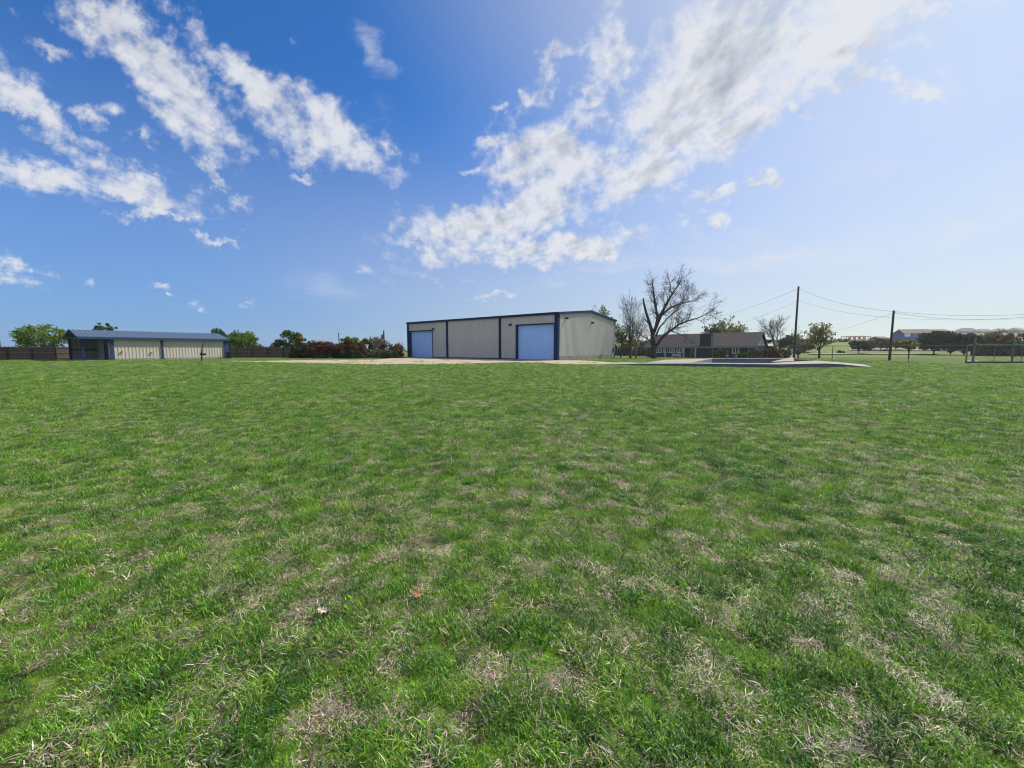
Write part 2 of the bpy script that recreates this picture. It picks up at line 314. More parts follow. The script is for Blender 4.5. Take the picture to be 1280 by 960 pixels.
# ------------------------------------------------------------------ ground
# outline of the sunken pit (needs a hole in the ground)
PIT_IN = [Vector((15.9, 34.2)), Vector((21.4, 31.9)), Vector((28.6, 36.0)), Vector((33.5, 46.5)), Vector((24.2, 46.5))]
def make_ground():
    pts = []; edges = []
    xs = sorted(set([-800,-500,-300,-200,-150] + list(range(-120, 241, 12)) + [270,300,340,380,430,480,540,600,680,800,1040]))
    ys = sorted(set([-130,-80,-30] + list(range(-10, 130, 10)) + list(range(135, 460, 20)) + [480,520,600,700,840]))
    def inside(p, poly):
        c = False; n = len(poly)
        for i in range(n):
            a, b = poly[i], poly[(i + 1) % n]
            if (a.y > p.y) != (b.y > p.y) and p.x < (b.x - a.x) * (p.y - a.y) / (b.y - a.y) + a.x: c = not c
        return c
    for p in PIT_IN: pts.append(p.copy())
    n = len(PIT_IN); edges = [(i, (i + 1) % n) for i in range(n)]
    for x in xs:
        for y in ys:
            p = Vector((x + 0.37, y + 0.21))
            if not inside(p, PIT_IN): pts.append(p)
    ov, oe, of, *_ = geometry.delaunay_2d_cdt(pts, edges, [], 0, 1e-4)
    mb = MB(); fs = []
    for f in of:
        c = sum((ov[i] for i in f), Vector((0, 0))) / len(f)
        if not inside(c, PIT_IN): fs.append(tuple(f))
    mb.v = [(v.x, v.y, terrain(v.x, v.y)) for v in ov]; mb.f = fs
    m, nt, out = mat("lawn_ground")
    b = N(nt, "ShaderNodeBsdfPrincipled", ins={"Roughness": 0.95, "Specular IOR Level": 0.1})
    ge = N(nt, "ShaderNodeNewGeometry")
    def nz(scale, det=5, rough=0.65, st=(1, 1, 1)):
        mp = N(nt, "ShaderNodeMapping"); mp.inputs["Scale"].default_value = st; L(nt, ge.outputs["Position"], mp.inputs[0])
        no = N(nt, "ShaderNodeTexNoise", ins={"Scale": scale, "Detail": det, "Roughness": rough}); L(nt, mp.outputs[0], no.inputs["Vector"]); return no.outputs["Fac"]
    def rng_(v, a, b_):
        mr = N(nt, "ShaderNodeMapRange", interpolation_type="SMOOTHSTEP", ins={"From Min": a, "From Max": b_}); L(nt, v, mr.inputs["Value"]); return mr.outputs[0]
    def mixc(f, a, bb):
        mx = N(nt, "ShaderNodeMix", data_type="RGBA"); L(nt, f, mx.inputs["Factor"])
        for i, x in ((6, a), (7, bb)):
            if isinstance(x, tuple): mx.inputs[i].default_value = (*x, 1)
            else: L(nt, x, mx.inputs[i])
        return mx.outputs[2]
    green = mixc(rng_(nz(0.9), 0.35, 0.65), (0.05, 0.11, 0.008), (0.085, 0.16, 0.011))
    green = mixc(rng_(nz(0.05, 4), 0.42, 0.62), green, (0.10, 0.145, 0.020))
    c = mixc(rng_(nz(2.2, 6, 0.7), 0.58, 0.78), green, (0.12, 0.11, 0.05))
    c = mixc(rng_(nz(9, 4, 0.7), 0.42, 0.68), c, (0.03, 0.034, 0.014))
    # rough pasture with dead winter grass starts beyond the mown lawn
    sx = N(nt, "ShaderNodeSeparateXYZ"); L(nt, ge.outputs["Position"], sx.inputs[0])
    ad = N(nt, "ShaderNodeMath", operation="MULTIPLY_ADD"); L(nt, nz(0.06, 5), ad.inputs[0]); ad.inputs[1].default_value = 90; L(nt, sx.outputs["Y"], ad.inputs[2])
    past = mixc(rng_(nz(0.035, 6, 0.7, (1, 2.5, 1)), 0.42, 0.6), (0.125, 0.135, 0.05), (0.08, 0.13, 0.022))
    c = mixc(rng_(ad.outputs[0], 128, 146), c, past)
    L(nt, c, b.inputs["Base Color"])
    bp = N(nt, "ShaderNodeBump", ins={"Strength": 0.6, "Distance": 0.06}); L(nt, nz(5, 6, 0.7), bp.inputs["Height"]); L(nt, bp.outputs[0], b.inputs["Normal"])
    L(nt, b.outputs[0], out.inputs[0])
    o = mb.build("ground", m, fixn=False); tag(o, "broad flat lawn running back to fields and low hills", "ground", kind="structure")
    for p in o.data.polygons:
        pass
    bm = bmesh.new(); bm.from_mesh(o.data); bmesh.ops.recalc_face_normals(bm, faces=bm.faces)
    if sum(f.normal.z for f in bm.faces) < 0: bmesh.ops.reverse_faces(bm, faces=bm.faces)
    bm.to_mesh(o.data); bm.free()
make_ground()

def sheet(name, poly, m, z, label, cat):
    """irregular flat sheet; outline wobbled a little"""
    pts = []
    n = len(poly)
    for i in range(n):
        a, b = Vector(poly[i]), Vector(poly[(i + 1) % n]); k = max(2, int((b - a).length / 1.2))
        for j in range(k):
            p = a.lerp(b, j / k); w = 0.25
            pts.append((p.x + w * noise.noise((p.x * .7, p.y * .7, 3)), p.y + w * 1.6 * noise.noise((p.x * .6, p.y * .6, 9)), z if isinstance(z, (int, float)) else z(p.x, p.y)))
    mb = MB(); mb.v = pts; mb.f = [tuple(range(len(pts)))]
    me = mb.mesh(name, m); bm = bmesh.new(); bm.from_mesh(me); bmesh.ops.triangulate(bm, faces=bm.faces)
    bmesh.ops.recalc_face_normals(bm, faces=bm.faces)
    if sum(f.normal.z for f in bm.faces) < 0: bmesh.ops.reverse_faces(bm, faces=bm.faces)
    bm.to_mesh(me); bm.free()
    o = bpy.data.objects.new(name, me); COL.objects.link(o)
    return tag(o, label, cat, kind="structure")

# ------------------------------------------------------------------ warehouse
WU, WV = Vector((0.78, -0.626, 0)), Vector((0.626, 0.78, 0)); WO = Vector((5.9, 50, 0)); WL, WD, WE, WR = 31.5, 17.6, 6.12, 7.0
def wl(x, y): return WO + WU * x + WV * y
gp = [G(262,451.4), G(330,452.6), G(400,454.2), G(470,455.6), G(545,455.4), G(600,454.3), G(640,453.0), G(665,453.4), G(700,455.0), G(745,456.0), G(792,454.6),
      G(800,453.2), G(765,453.0), wl(2.4, 1.5), wl(0.6, 0.2), wl(-WL * .5, .3), wl(-WL - 1.5, .6), G(470,449.6), G(400,449.9), G(330,451.2)]
sheet("gravel_driveway", [(p.x, p.y, 0) for p in gp], M["gravel"], 0.012, "pale gravel driveway strip in front of the big metal building", "driveway")

def ribbed(mb, x0, x1, zb, zt, y, step=0.305, h=0.05, axis="x", rib=0.09):
    """metal cladding with standing ribs; y is the outer plane (towards -y), or for axis 'y' the plane x"""
    n = max(1, round((x1 - x0) / step)); xs = []
    for i in range(n):
        a = x0 + (x1 - x0) * i / n; b = x0 + (x1 - x0) * (i + 1) / n; w = (b - a); c = (a + b) / 2
        xs += [(a, 0), (c - rib, 0), (c - rib * .55, h), (c + rib * .55, h), (c + rib, 0)]
    xs.append((x1, 0))
    zt_ = zt if callable(zt) else (lambda _: zt); o = len(mb.v)
    for x, d in xs:
        for z in (zb, zt_(x)):
            mb.v.append((x, y - d, z) if axis == "x" else (y + d, x, z))
    for i in range(len(xs) - 1): mb.f.append((o + 2*i, o + 2*i + 2, o + 2*i + 3, o + 2*i + 1))
def wall_lamp(root, x, y, z, axis="x"):
    mb = MB()
    if axis == "x":
        mb.box(x-.12, x+.12, y-.10, y, z-.12, z+.12); mb.tube((x, y-.08, z), (x, y-.34, z-.05), .10, .17, 8, True)
    else:
        mb.box(y, y+.10, x-.12, x+.12, z-.12, z+.12); mb.tube((y+.08, x, z), (y+.34, x, z-.05), .10, .17, 8, True)
    return mb.build("wall_lamp", M["black"], root)
def warehouse():
    t = thing("metal_warehouse", "large tan metal building with navy trim and two blue roll up doors", "warehouse", WO, math.atan2(-0.626, 0.78))
    # door openings measured along the front
    def xat(px):   # local x on the front where the pixel column meets it
        k = (px - 640) / FPX; return (k * WO.y - WO.x) / (WU.x - k * WU.y)
    d1 = (xat(513.5), xat(541.5), 4.55); d2 = (xat(646), xat(692.5), 4.72)
    p1, p2 = xat(560), xat(625.5)
    mb = MB(); y = -0.02; x = -WL
    for a, b, h in (d1, d2):
        ribbed(mb, x, a, 0.15, WE - .1, y); ribbed(mb, a, b, h, WE - .1, y); x = b
    ribbed(mb, x, 0, 0.15, WE - .1, y)
    mb.build("front_wall", M["tan_metal"], t, fixn=False)
    mb = MB(); gz = lambda yy: WE - .1 + (WR - WE) * (1 - abs(yy - WD/2) / (WD/2))
    ribbed(mb, 0, WD/2, 0.55, gz, 0.02, axis="y"); ribbed(mb, WD/2, WD, 0.55, gz, 0.02, axis="y")
    mb.build("gable_wall", M["tan_metal"], t, fixn=False)
    mb = MB(); ribbed(mb, 0, WD/2, 0.2, gz, -WL - .02, axis="y"); ribbed(mb, WD/2, WD, 0.2, gz, -WL - .02, axis="y")
    mb.add([(-WL, WD, .2), (0, WD, .2), (0, WD, WE - .1), (-WL, WD, WE - .1)], [(0, 1, 2, 3)])
    mb.build("rear_wall", M["tan_metal"], t, fixn=False)
    mb = MB().box(0.0, 0.10, 0.1, WD, -0.6, 0.55); mb.box(-WL, -0.005, WD - .2, WD - .01, -.6, .2); mb.build("stem_wall", M["old_concrete"], t)
    # roof
    ov = .15; mb = MB()
    for sgn in (0, 1):
        ya, yb = (-ov, WD/2) if sgn == 0 else (WD + ov, WD/2)
        za, zb = WE - (WR - WE) * ov / (WD/2), WR
        mb.add([(-WL-ov, ya, za), (ov, ya, za), (ov, yb, zb), (-WL-ov, yb, zb), (-WL-ov, ya, za+.06), (ov, ya, za+.06), (ov, yb, zb+.06), (-WL-ov, yb, zb+.06)],
               [(0,1,2,3),(4,5,6,7),(0,1,5,4),(1,2,6,5),(3,0,4,7)])
    mb.build("roof", M["pale_wall"], t)
    mb = MB().box(-WL - .2, .2, -.30, -.17, WE - .22, WE + .1); mb.build("eave_gutter", M["navy_trim"], t)
    for (ya, yb) in ((-ov, WD/2), (WD/2, WD + ov)):
        f = lambda yy: WR - (WR - WE) * abs(yy - WD/2) / (WD/2)
        for xx in (.16, -WL - .28):
            MB().prism([(xx, ya, f(ya) - .2), (xx, yb, f(yb) - .2), (xx, yb, f(yb) + .1), (xx, ya, f(ya) + .1)], (.12, 0, 0)).build("rake_trim", M["navy_trim"], t)
    for xx, w in ((-WL + .02, .22), (p1, .2), (p2, .2), (-.14, .26)):
        MB().box(xx - w, xx + w, -.16, -.056, 0.02, WE - .23).build("downspout_post", M["navy_trim"], t)
    MB().box(.056, .13, -.02, .30, 0.02, WE - .1).build("corner_trim", M["navy_trim"], t)
    MB().box(.056, .12, WD - .28, WD + .02, 0.02, WE - .1).build("corner_trim", M["navy_trim"], t)
    for a, b, h in (d1, d2):
        mb = MB()
        mb.box(a - .14, a, -.12, .45, 0, h + .14); mb.box(b, b + .14, -.12, .45, 0, h + .14); mb.box(a, b, -.12, .45, h, h + .14)
        fr = mb.build("door_frame", M["navy_trim"], t)
        mb = MB(); k = 12
        for i in range(k):
            z0 = .04 + (h - .06) * i / k; z1 = .04 + (h - .06) * (i + 1) / k
            mb.box(a + .01, b - .01, .30, .36, z0 + .012, z1); mb.box(a + .01, b - .01, .315, .355, z0, z0 + .012)
        mb.build("roll_up_door", M["blue_door"], t)
        MB().box(a + .01, b - .01, .27, .37, 0.0, .039).build("door_sill", M["black"], t)
    segs = [(-WL, d1[0] - .14), (d1[1] + .14, d2[0] - .14), (d2[1] + .14, 0)]
    mb = MB()
    for a, b in segs: mb.box(a, b, -.075, .02, -0.3, .148)
    mb.build("base_trim", M["navy_trim"], t)
    wall_lamp(t, xat(543.6), -.056, 4.85); wall_lamp(t, xat(639), -.056, 4.9)
    def yat(px):
        k = (px - 640) / FPX; return (k * WO.y - WO.x) / (WV.x - k * WV.y)
    wall_lamp(t, yat(706), .056, 5.55, "y"); wall_lamp(t, yat(738), .056, 5.35, "y")
    mb = MB(); ym = yat(766.3); mb.tube((.14, ym, 0.7), (.14, ym, 5.2), .045, .045, 6, True); mb.build("conduit", M["white"], t)
    mb = MB().box(.06, .26, ym - .5, ym - .1, 1.0, 1.75); mb.tube((.26, ym - .3, 1.45), (.36, ym - .3, 1.45), .13, .13, 8, True); mb.build("meter_box", M["steel"], t)
warehouse()

# ------------------------------------------------------------------ shed
def shed():
    a = R(57); o = Vector((-53.6, 48, 0)); SL, SD, SE, SR, OB, PX = 15.6, 7.5, 3.0, 3.92, 2.75, 7.7
    t = thing("storage_shed", "long cream metal shed with blue trim and open carport bay at its end", "shed", o, a)
    mb = MB(); ribbed(mb, OB, PX, .22, SE - .12, 0, .36, .026); ribbed(mb, PX, SL, .22, SE - .12, 0, .36, .026); mb.build("front_wall", M["tan_metal_dirty"], t, fixn=False)
    gz = lambda y: SE - .1 + (SR - SE) * (1 - abs(y - SD/2) / (SD/2))
    mb = MB(); ribbed(mb, 0, SD/2, .1, gz, SL, .42, .05, axis="y"); ribbed(mb, SD/2, SD, .1, gz, SL, .42, .05, axis="y"); mb.build("end_wall", M["tan_metal_dirty"], t, fixn=False)
    mb = MB(); ribbed(mb, 0, SL, .1, SE - .1, SD, .42, .05); mb.build("rear_wall", M["grey_panel"], t, fixn=False)
    mb = MB(); ribbed(mb, 0, SD/2, .1, gz, OB, .42, -.04, axis="y"); ribbed(mb, SD/2, SD, .1, gz, OB, .42, -.04, axis="y"); mb.build("partition_wall", M["grey_panel"], t, fixn=False)
    MB().box(OB - .10, OB - .05, .35, 1.75, .06, 2.25).build("door", M["pale_wall"], t)
    MB().box(OB - .14, OB - .05, 1.9, 3.6, .06, 2.6).build("doorway_shadow_panel", M["black"], t).name = "doorway_shade"  # black sheet standing in for the shade of the doorway
    MB().box(.05, OB - .1, SD - .16, SD - .08, 1.28, 1.42).build("wall_girt", M["navy_trim"], t)
    mb = MB().box(.02, OB, .06, SD - .1, -.2, .05); mb.box(OB, SL - .02, -.04, .08, -.3, .218); mb.build("slab", M["concrete"], t)
    ov = .3
    f = lambda y: SR - (SR - SE) * abs(y - SD/2) / (SD/2)
    mb = MB()
    for ya, yb in ((-ov, SD/2), (SD + ov, SD/2)):
        n = int((SL + 2*ov) / .42); prev = None; pr = []
        for i in range(n):
            x0 = -ov + (SL + 2*ov) * i / n; w = (SL + 2*ov) / n
            pr += [(x0, 0), (x0 + w*.6, 0), (x0 + w*.68, .04), (x0 + w*.92, .04)]
        pr.append((SL + ov, 0)); o_ = len(mb.v)
        for x, d in pr: mb.v += [(x, ya, f(ya) + .05 + d), (x, yb, f(yb) + .05 + d)]
        for i in range(len(pr) - 1): mb.f.append((o_+2*i, o_+2*i+2, o_+2*i+3, o_+2*i+1))
        mb.add([(-ov, ya, f(ya)), (SL+ov, ya, f(ya)), (SL+ov, yb, f(yb)), (-ov, yb, f(yb))], [(0,1,2,3)])
    mb.build("roof", M["blue_roof"], t, fixn=False)
    mb = MB().box(-ov, SL + ov, -ov - .12, -ov - .01, SE - .28, SE + .02); mb.build("eave_gutter", M["blue_trim"], t)
    for ya, yb in ((-ov, SD/2), (SD/2, SD + ov)):
        for xx in (-ov - .08, SL + ov + .01):
            MB().prism([(xx, ya, f(ya) - .2), (xx, yb, f(yb) - .2), (xx, yb, f(yb) + .1), (xx, ya, f(ya) + .1)], (.07, 0, 0)).build("rake_trim", M["navy_trim"], t)
    for x in (0.1,): 
        MB().box(x - .1, x + .1, -.02, .18, 0, SE - .1).build("carport_post", M["navy_trim"], t)
        MB().box(x - .1, x + .1, SD - .2, SD - .06, 0, SE - .1).build("carport_post", M["navy_trim"], t)
    MB().box(-.02, OB, 0, .14, SE - .42, SE - .12).build("header_beam", M["navy_trim"], t)
    MB().box(OB - .3, OB + .12, -.12, -.056, .0, SE - .1).build("post_trim", M["blue_trim"], t)
    MB().box(PX - .14, PX + .14, -.12, -.056, .1, SE - .1).build("post_trim", M["blue_trim"], t)
    MB().box(SL - .5, SL + .12, -.12, -.056, .1, SE - .1).build("post_trim", M["blue_trim"], t)
    for x, z in ((3.6, 1.1), (6.5, .95)): MB().box(x - .07, x + .07, -.16, -.056, z - .1, z + .1).build("outlet_box", M["steel"], t)
shed()
# bin at the shed corner
b = P(286.5, 449, 60.5); mb = MB()
mb.add([(-.3,-.3,0),(.3,-.3,0),(.3,.3,0),(-.3,.3,0),(-.38,-.38,.95),(.38,-.38,.95),(.38,.38,.95),(-.38,.38,.95)],[(3,2,1,0),(0,1,5,4),(1,2,6,5),(2,3,7,6),(3,0,4,7),(4,5,6,7)])
t = thing("refuse_bin", "dark bin standing at the far corner of the cream shed", "bin", (b.x, b.y, 0), .6)
mb.build("body", M["house_dark"], t); MB().box(-.41, .41, -.43, .41, .952, 1.03).build("lid", M["black"], t)
# leaning stake
b = G(252, 451.6); t = thing("leaning_stake", "dark leaning wooden stake with short crosspiece in front of cream shed", "stake", (b.x, b.y, 0), .5)
MB().path([(0,0,-.1),(.08,0,1.0),(.16,0,1.7),(.33,.02,2.25)], [.09,.08,.06,.03], 7).build("stick", M["dark_wood"], t)
mb = MB().box(-.12, .48, -.11, -.085, .72, .95); mb.build("crosspiece", M["dark_wood"], t)

# ------------------------------------------------------------------ wood fence
def wood_fence():
    path = [Vector((-80, 48.6, 0)), Vector((-62.0, 52.4, 0)), Vector((-52.9, 66.6, 0)), Vector((-36.6, 66.2, 0))]
    t = thing("wooden_fence", "weathered brown board fence on both sides of the cream shed", "fence", path[0])
    off = -path[0]; h = 1.78; boards = MB(); rails = [MB(), MB(), MB()]
    for a, b in zip(path, path[1:]):
        d = (b - a); ln = d.length; d.normalize(); nrm = Vector((d.y, -d.x, 0)); n = int(ln / .148)
        ang = math.atan2(d.y, d.x)
        for i in range(n):
            p = a + d * (ln * (i + .5) / n) + off; w = .07; hh = h + random.uniform(-.04, .03)
            q0, q1 = p - d * w, p + d * w
            boards.add([q0, q1, q1 + Vector((0,0,hh)), q0 + Vector((0,0,hh)), q0 - nrm*.02, q1 - nrm*.02, q1 - nrm*.02 + Vector((0,0,hh)), q0 - nrm*.02 + Vector((0,0,hh))],
                       [(0,1,2,3),(5,4,7,6),(1,5,6,2),(4,0,3,7),(3,2,6,7)])
        for k, z in enumerate((.25, .95, 1.62)):
            q0, q1 = a + off + nrm * .003, b + off + nrm * .003
            rails[k].prism([q0 + Vector((0,0,z)), q1 + Vector((0,0,z)), q1 + Vector((0,0,z+.09)), q0 + Vector((0,0,z+.09))], nrm * .045)
        m = max(1, round(ln / 2.75))
        for i in range(m + 1):
            p = a + d * (ln * i / m) + off + nrm * .1
            MB().tube(p + Vector((0,0,-.2)), p + Vector((0,0,1.74)), .075, .07, 6, True).build("post", M["dark_wood"], t)
    boards.build("boards", M["fence_wood"], t, fixn=False)
    for r in rails: r.build("rail", M["fence_rail"], t)
wood_fence()

# ------------------------------------------------------------------ sunken concrete basin
def basin():
    t = thing("concrete_basin", "low raised concrete deck around a dark sunken basin with sloping ends", "basin", (20, 33, 0))
    off = Vector((-20, -33, 0))
    def V(x, y, z): return Vector((x, y, z)) + off
    out_f = [(8.2, 36.0, .03), (11.5, 34.4, .17), (15.2, 32.5, .26), (20.8, 29.9, .30), (25.0, 30.6, .34), (29.3, 31.4, .04)]
    inn_f = [(9.6, 37.6, .05), (12.6, 36.2, .20), (15.9, 34.2, .28), (21.4, 31.9, .31)]
    # front deck: strip between the outer edge and the pit edge, skirt to the ground
    mb = MB(); o = [V(*p) for p in out_f[:4]]; i = [V(*p) for p in inn_f]
    n = 4; mb.add(o + i, [(k, k+1, n+k+1, n+k) for k in range(n-1)])
    g = [Vector((p.x, p.y, -.2)) for p in o]; MB().add(o + g, [(k, n+k, n+k+1, k+1) for k in range(n-1)]).build("side_wall", M["shaded_basin_side"], t)
    gi = [Vector((p.x, p.y, -.2)) for p in i]; mb.add(i + gi, [(k, k+1, n+k+1, n+k) for k in range(2)])
    mb.build("front_deck", M["old_concrete"], t)
    # right hump: rises then slopes down to the grass
    top = [[(21.4,31.9,.31),(20.8,29.9,.30)], [(25.8,34.3,.40),(25.0,30.6,.34)], [(28.6,36.0,.40),(26.4,30.9,.28)], [(32.6,36.6,.10),(28.4,31.3,.10)], [(33.6,36.6,.01),(29.6,31.5,.01)]]
    mb = MB(); vs_ = [V(*p) for r in top for p in r]; mb.add(vs_, [(2*k, 2*k+1, 2*k+3, 2*k+2) for k in range(len(top)-1)])
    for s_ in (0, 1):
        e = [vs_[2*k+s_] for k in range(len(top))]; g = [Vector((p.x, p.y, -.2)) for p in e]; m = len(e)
        MB().add(e + g, [(k, k+1, m+k+1, m+k) for k in range(m-1)]).build("side_wall", M["shaded_basin_side"], t)
    mb.build("right_ramp", M["concrete"], t)
    # left deck wedge rising towards the house
    L_ = [(12.6,36.2,.205),(15.9,34.2,.285),(24.2,46.5,.34),(18.5,46.5,.18)]
    mb = MB(); vs_ = [V(*p) for p in L_]; g = [Vector((p.x, p.y, -.25)) for p in vs_]
    mb.add(vs_ + g, [(0,1,2,3)] + [(k, (k+1) % 4, 4+(k+1) % 4, 4+k) for k in range(4)]); mb.build("side_deck", M["concrete"], t)
    # far deck
    F_ = [(24.2,46.5,.34),(33.5,46.5,.34),(34.6,48.4,.34),(24.0,48.4,.34)]
    mb = MB(); vs_ = [V(*p) for p in F_]; g = [Vector((p.x, p.y, -.25)) for p in vs_]
    mb.add(vs_ + g, [(0,1,2,3)] + [(k, (k+1) % 4, 4+(k+1) % 4, 4+k) for k in range(4)]); mb.build("far_deck", M["old_concrete"], t)
    # sloped slab standing up at the far right
    a_, b_, c_ = P(964, 452.2, 40), P(993, 451.3, 41), P(991, 446.0, 43)
    c2 = P(984, 447.6, 43); mb = MB()
    tri = [a_ + off, b_ + off, c_ + off]; low = [Vector((p.x, p.y, -.25)) for p in tri]
    mb.add(tri + low, [(0,1,2),(0,3,4,1),(1,4,5,2),(2,5,3,0)]); mb.build("far_ramp", M["concrete"], t)
    # inside: walls and floor
    pc = sum(PIT_IN, Vector((0, 0))) / 5; pin = [V(*(pc + (p - pc) * .997), 0) for p in PIT_IN]; zt = [.24,.26,.36,.33,.33]; n = 5
    tp = [p + Vector((0,0,z)) for p, z in zip(pin, zt)]; bt = [Vector((p.x, p.y, -.5)) for p in pin]
    mb = MB().add(tp + bt, [(k, (k+1) % n, n+(k+1) % n, n+k) for k in range(n)] + [tuple(range(n, 2*n))]); mb.build("basin_lining", M["pool_paint"], t)
    # grab rails at the far side
    for x in (26.0, 27.0):
        mb = MB().path([(x-20, 46.9-33, .3), (x-20, 46.85-33, .62), (x-20, 46.7-33, .72), (x-20, 46.4-33, .66), (x-20, 46.25-33, .3), (x-20, 46.2-33, -.6)], [.028]*6, 6); mb.build("grab_rail", M["steel"], t, True)
basin()

# ------------------------------------------------------------------ house
def house():
    a = R(-45); u = Vector((.707, -.707, 0)); v = Vector((.707, .707, 0)); O = Vector((47.2, 75, -.42))   # front right corner
    HL, HD, HE, HR = 22.0, 8.2, 2.52, 5.15
    t = thing("ranch_house", "low dark blue ranch house with grey brown roof and stone chimney", "house", O, a)
    def xat(px):
        k = (px - 640) / FPX; return (k * O.y - O.x) / (u.x - k * u.y)
    mb = MB().box(-HL, 0, 0, HD, -.3, HE); mb.build("walls", M["house_blue"], t)
    # gable ends
    for x, s_ in ((-.001, 1), (-HL + .001, -1)):
        mb = MB().prism([(x, 0, HE), (x, HD, HE), (x, HD/2, HR - .2)], (.06 * s_, 0, 0)); mb.build("gable", M["pale_gable"], t)
    mb = MB(); ov = .55; f = lambda y: HR - (HR - HE) * abs(y - HD/2) / (HD/2)
    for ya, yb in ((-ov, HD/2), (HD + ov, HD/2)):
        x0, x1 = -HL - .5, .5
        mb.add([(x0,ya,f(ya)+.02),(x1,ya,f(ya)+.02),(x1,yb,f(yb)+.02),(x0,yb,f(yb)+.02),(x0,ya,f(ya)+.16),(x1,ya,f(ya)+.16),(x1,yb,f(yb)+.16),(x0,yb,f(yb)+.16)],
               [(0,1,2,3),(4,5,6,7),(0,1,5,4),(1,2,6,5),(3,0,4,7)])
    mb.build("roof", M["shingle"], t)
    mb = MB().box(-HL - .5, .5, -ov - .05, -ov - .005, f(-ov) - .1, f(-ov) + .14); mb.build("fascia", M["grey_panel"], t)
    c0, c1 = xat(874.5), xat(888.5); mb = MB().box(c0, c1, -.5, .9, -.3, 4.9); mb.box(c0 - .06, c1 + .06, -.56, .96, 4.903, 5.05); mb.build("chimney", M["chimney_stone"], t)
    for pa, pb, z0, z1 in ((819,826.5,1.0,2.0),(828.5,834.5,1.0,2.0),(836,843,1.0,2.05),(845,852.5,1.0,2.05),(914,923,.95,2.25)):
        x0, x1 = xat(pa), xat(pb); mb = MB(); w = .13
        mb.box(x0, x1, -.07, -.003, z0, z0+w); mb.box(x0, x1, -.07, -.003, z1-w, z1); mb.box(x0, x0+w, -.07, -.003, z0+w, z1-w); mb.box(x1-w, x1, -.07, -.003, z0+w, z1-w)
        xm = (x0+x1)/2; mb.box(xm-.05, xm+.05, -.06, -.003, z0+w, z1-w)
        fr = mb.build("window", M["white"], t)
        MB().box(x0+w, x1-w, -.03, -.002, z0+w, z1-w).build("pane", M["glass"], fr)
    x0, x1 = xat(856.5), xat(861); fr = MB().box(x0, x1, -.05, -.002, 0.05, 2.15).build("door", M["house_dark"], t)
    MB().tube(((x0+.15), -.1, 1.05), ((x0+.15), -.05, 1.05), .05, .05, 6, True).build("handle", M["steel"], fr)
    x0, x1 = xat(861.5), xat(866.5); MB().box(x0, x1, -.12, -.002, -.2, 2.3).build("stone_panel", M["brown_stone"], t)
    for px in (855, 869.5, 832.0): 
        x = xat(px); MB().box(x - .15, x + .15, -.56, -.34, -.3, f(-.42) - .0).build("porch_post", M["pale_gable"], t)
    return t
house()
# small white outbuilding beside the house
b = P(960, 445, 96); t = thing("garden_shed", "small pale shed just past the right end of the blue house", "shed", (b.x, b.y, -.35), R(-40))
MB().box(-1.6, 1.6, -1.2, 1.2, 0, 2.5).build("walls", M["house_dark"], t)
MB().prism([(-1.8,-1.5,2.45),(-1.8,1.5,2.45),(-1.8,0,3.15)], (3.6,0,0)).build("roof", M["pale_wall"], t)
# bench in front of the house
b = P(845, 446.6, 78); t = thing("garden_bench", "pale garden bench on the grass before the blue house", "bench", (b.x, b.y, -.42), R(-45))
MB().box(-.9,.9,-.25,.25,.42,.48).build("seat", M["pale_wall"], t); MB().box(-.9,.9,.24,.29,.5,.9).build("backrest", M["pale_wall"], t)
for x in (-.8, .8): MB().box(x-.05, x+.05, -.22, .22, 0, .419).build("leg", M["pale_wall"], t)

# ------------------------------------------------------------------ vegetation
def rv(): 
    v = Vector(rng.normal(size=3)); return v.normalized()
def leaves(mb, centres, n, spread, size, flat=0.75):
    C = np.array([[*c[0], c[1]] for c in centres]); w = C[:, 3] ** 2; idx = rng.choice(len(C), n, p=w / w.sum())
    d = rng.normal(size=(n, 3)); d /= np.linalg.norm(d, axis=1)[:, None]; d *= (rng.random(n) ** 0.45)[:, None]
    p = C[idx, :3] + d * C[idx, 3:4] * spread * np.array([1, 1, flat])
    a = rng.normal(size=(n, 3)); a /= np.linalg.norm(a, axis=1)[:, None]
    b = np.cross(a, rng.normal(size=(n, 3))); b /= np.linalg.norm(b, axis=1)[:, None]
    s = size * rng.uniform(.55, 1.3, n)[:, None]
    a = a * s; b = b * s * .6
    vs_ = np.stack([p - a, p + b * .9, p + a, p - b], 1).reshape(-1, 3)
    o = len(mb.v); mb.v += [tuple(x) for x in vs_]; mb.f += [(o+4*i, o+4*i+1, o+4*i+2, o+4*i+3) for i in range(n)]
def grow(mb, p, d, ln, r, depth, ends, droop=0.0, rmin=.012, spread=.55, kids=(2, 3), up=.12):
    """one limb with side shoots; one continuous tube per limb"""
    k = 4; pts = [p]; rad = [r]; q = p.copy(); dd = d.normalized()
    for i in range(k):
        dd = (dd + rv() * .17 + Vector((0, 0, up - droop))).normalized(); q = q + dd * (ln / k); pts.append(q.copy()); rad.append(max(rmin, r * (1 - .55 * (i + 1) / k)))
    mb.path(pts, rad, 5 if r > .05 else 3, cap=False)
    ends.append((q.copy(), ln * .5))
    if depth <= 0: return
    for j in range(random.randint(*kids) + (1 if depth > 1 else 0)):
        i = random.randint(1, k) if j else k
        nd = (dd + rv() * spread * (1.35 if j else .8)).normalized()
        grow(mb, pts[i], nd, ln * random.uniform(.55, .8), max(rmin, rad[i] * random.uniform(.5, .75)), depth - 1, ends, droop, rmin, spread, kids, up)
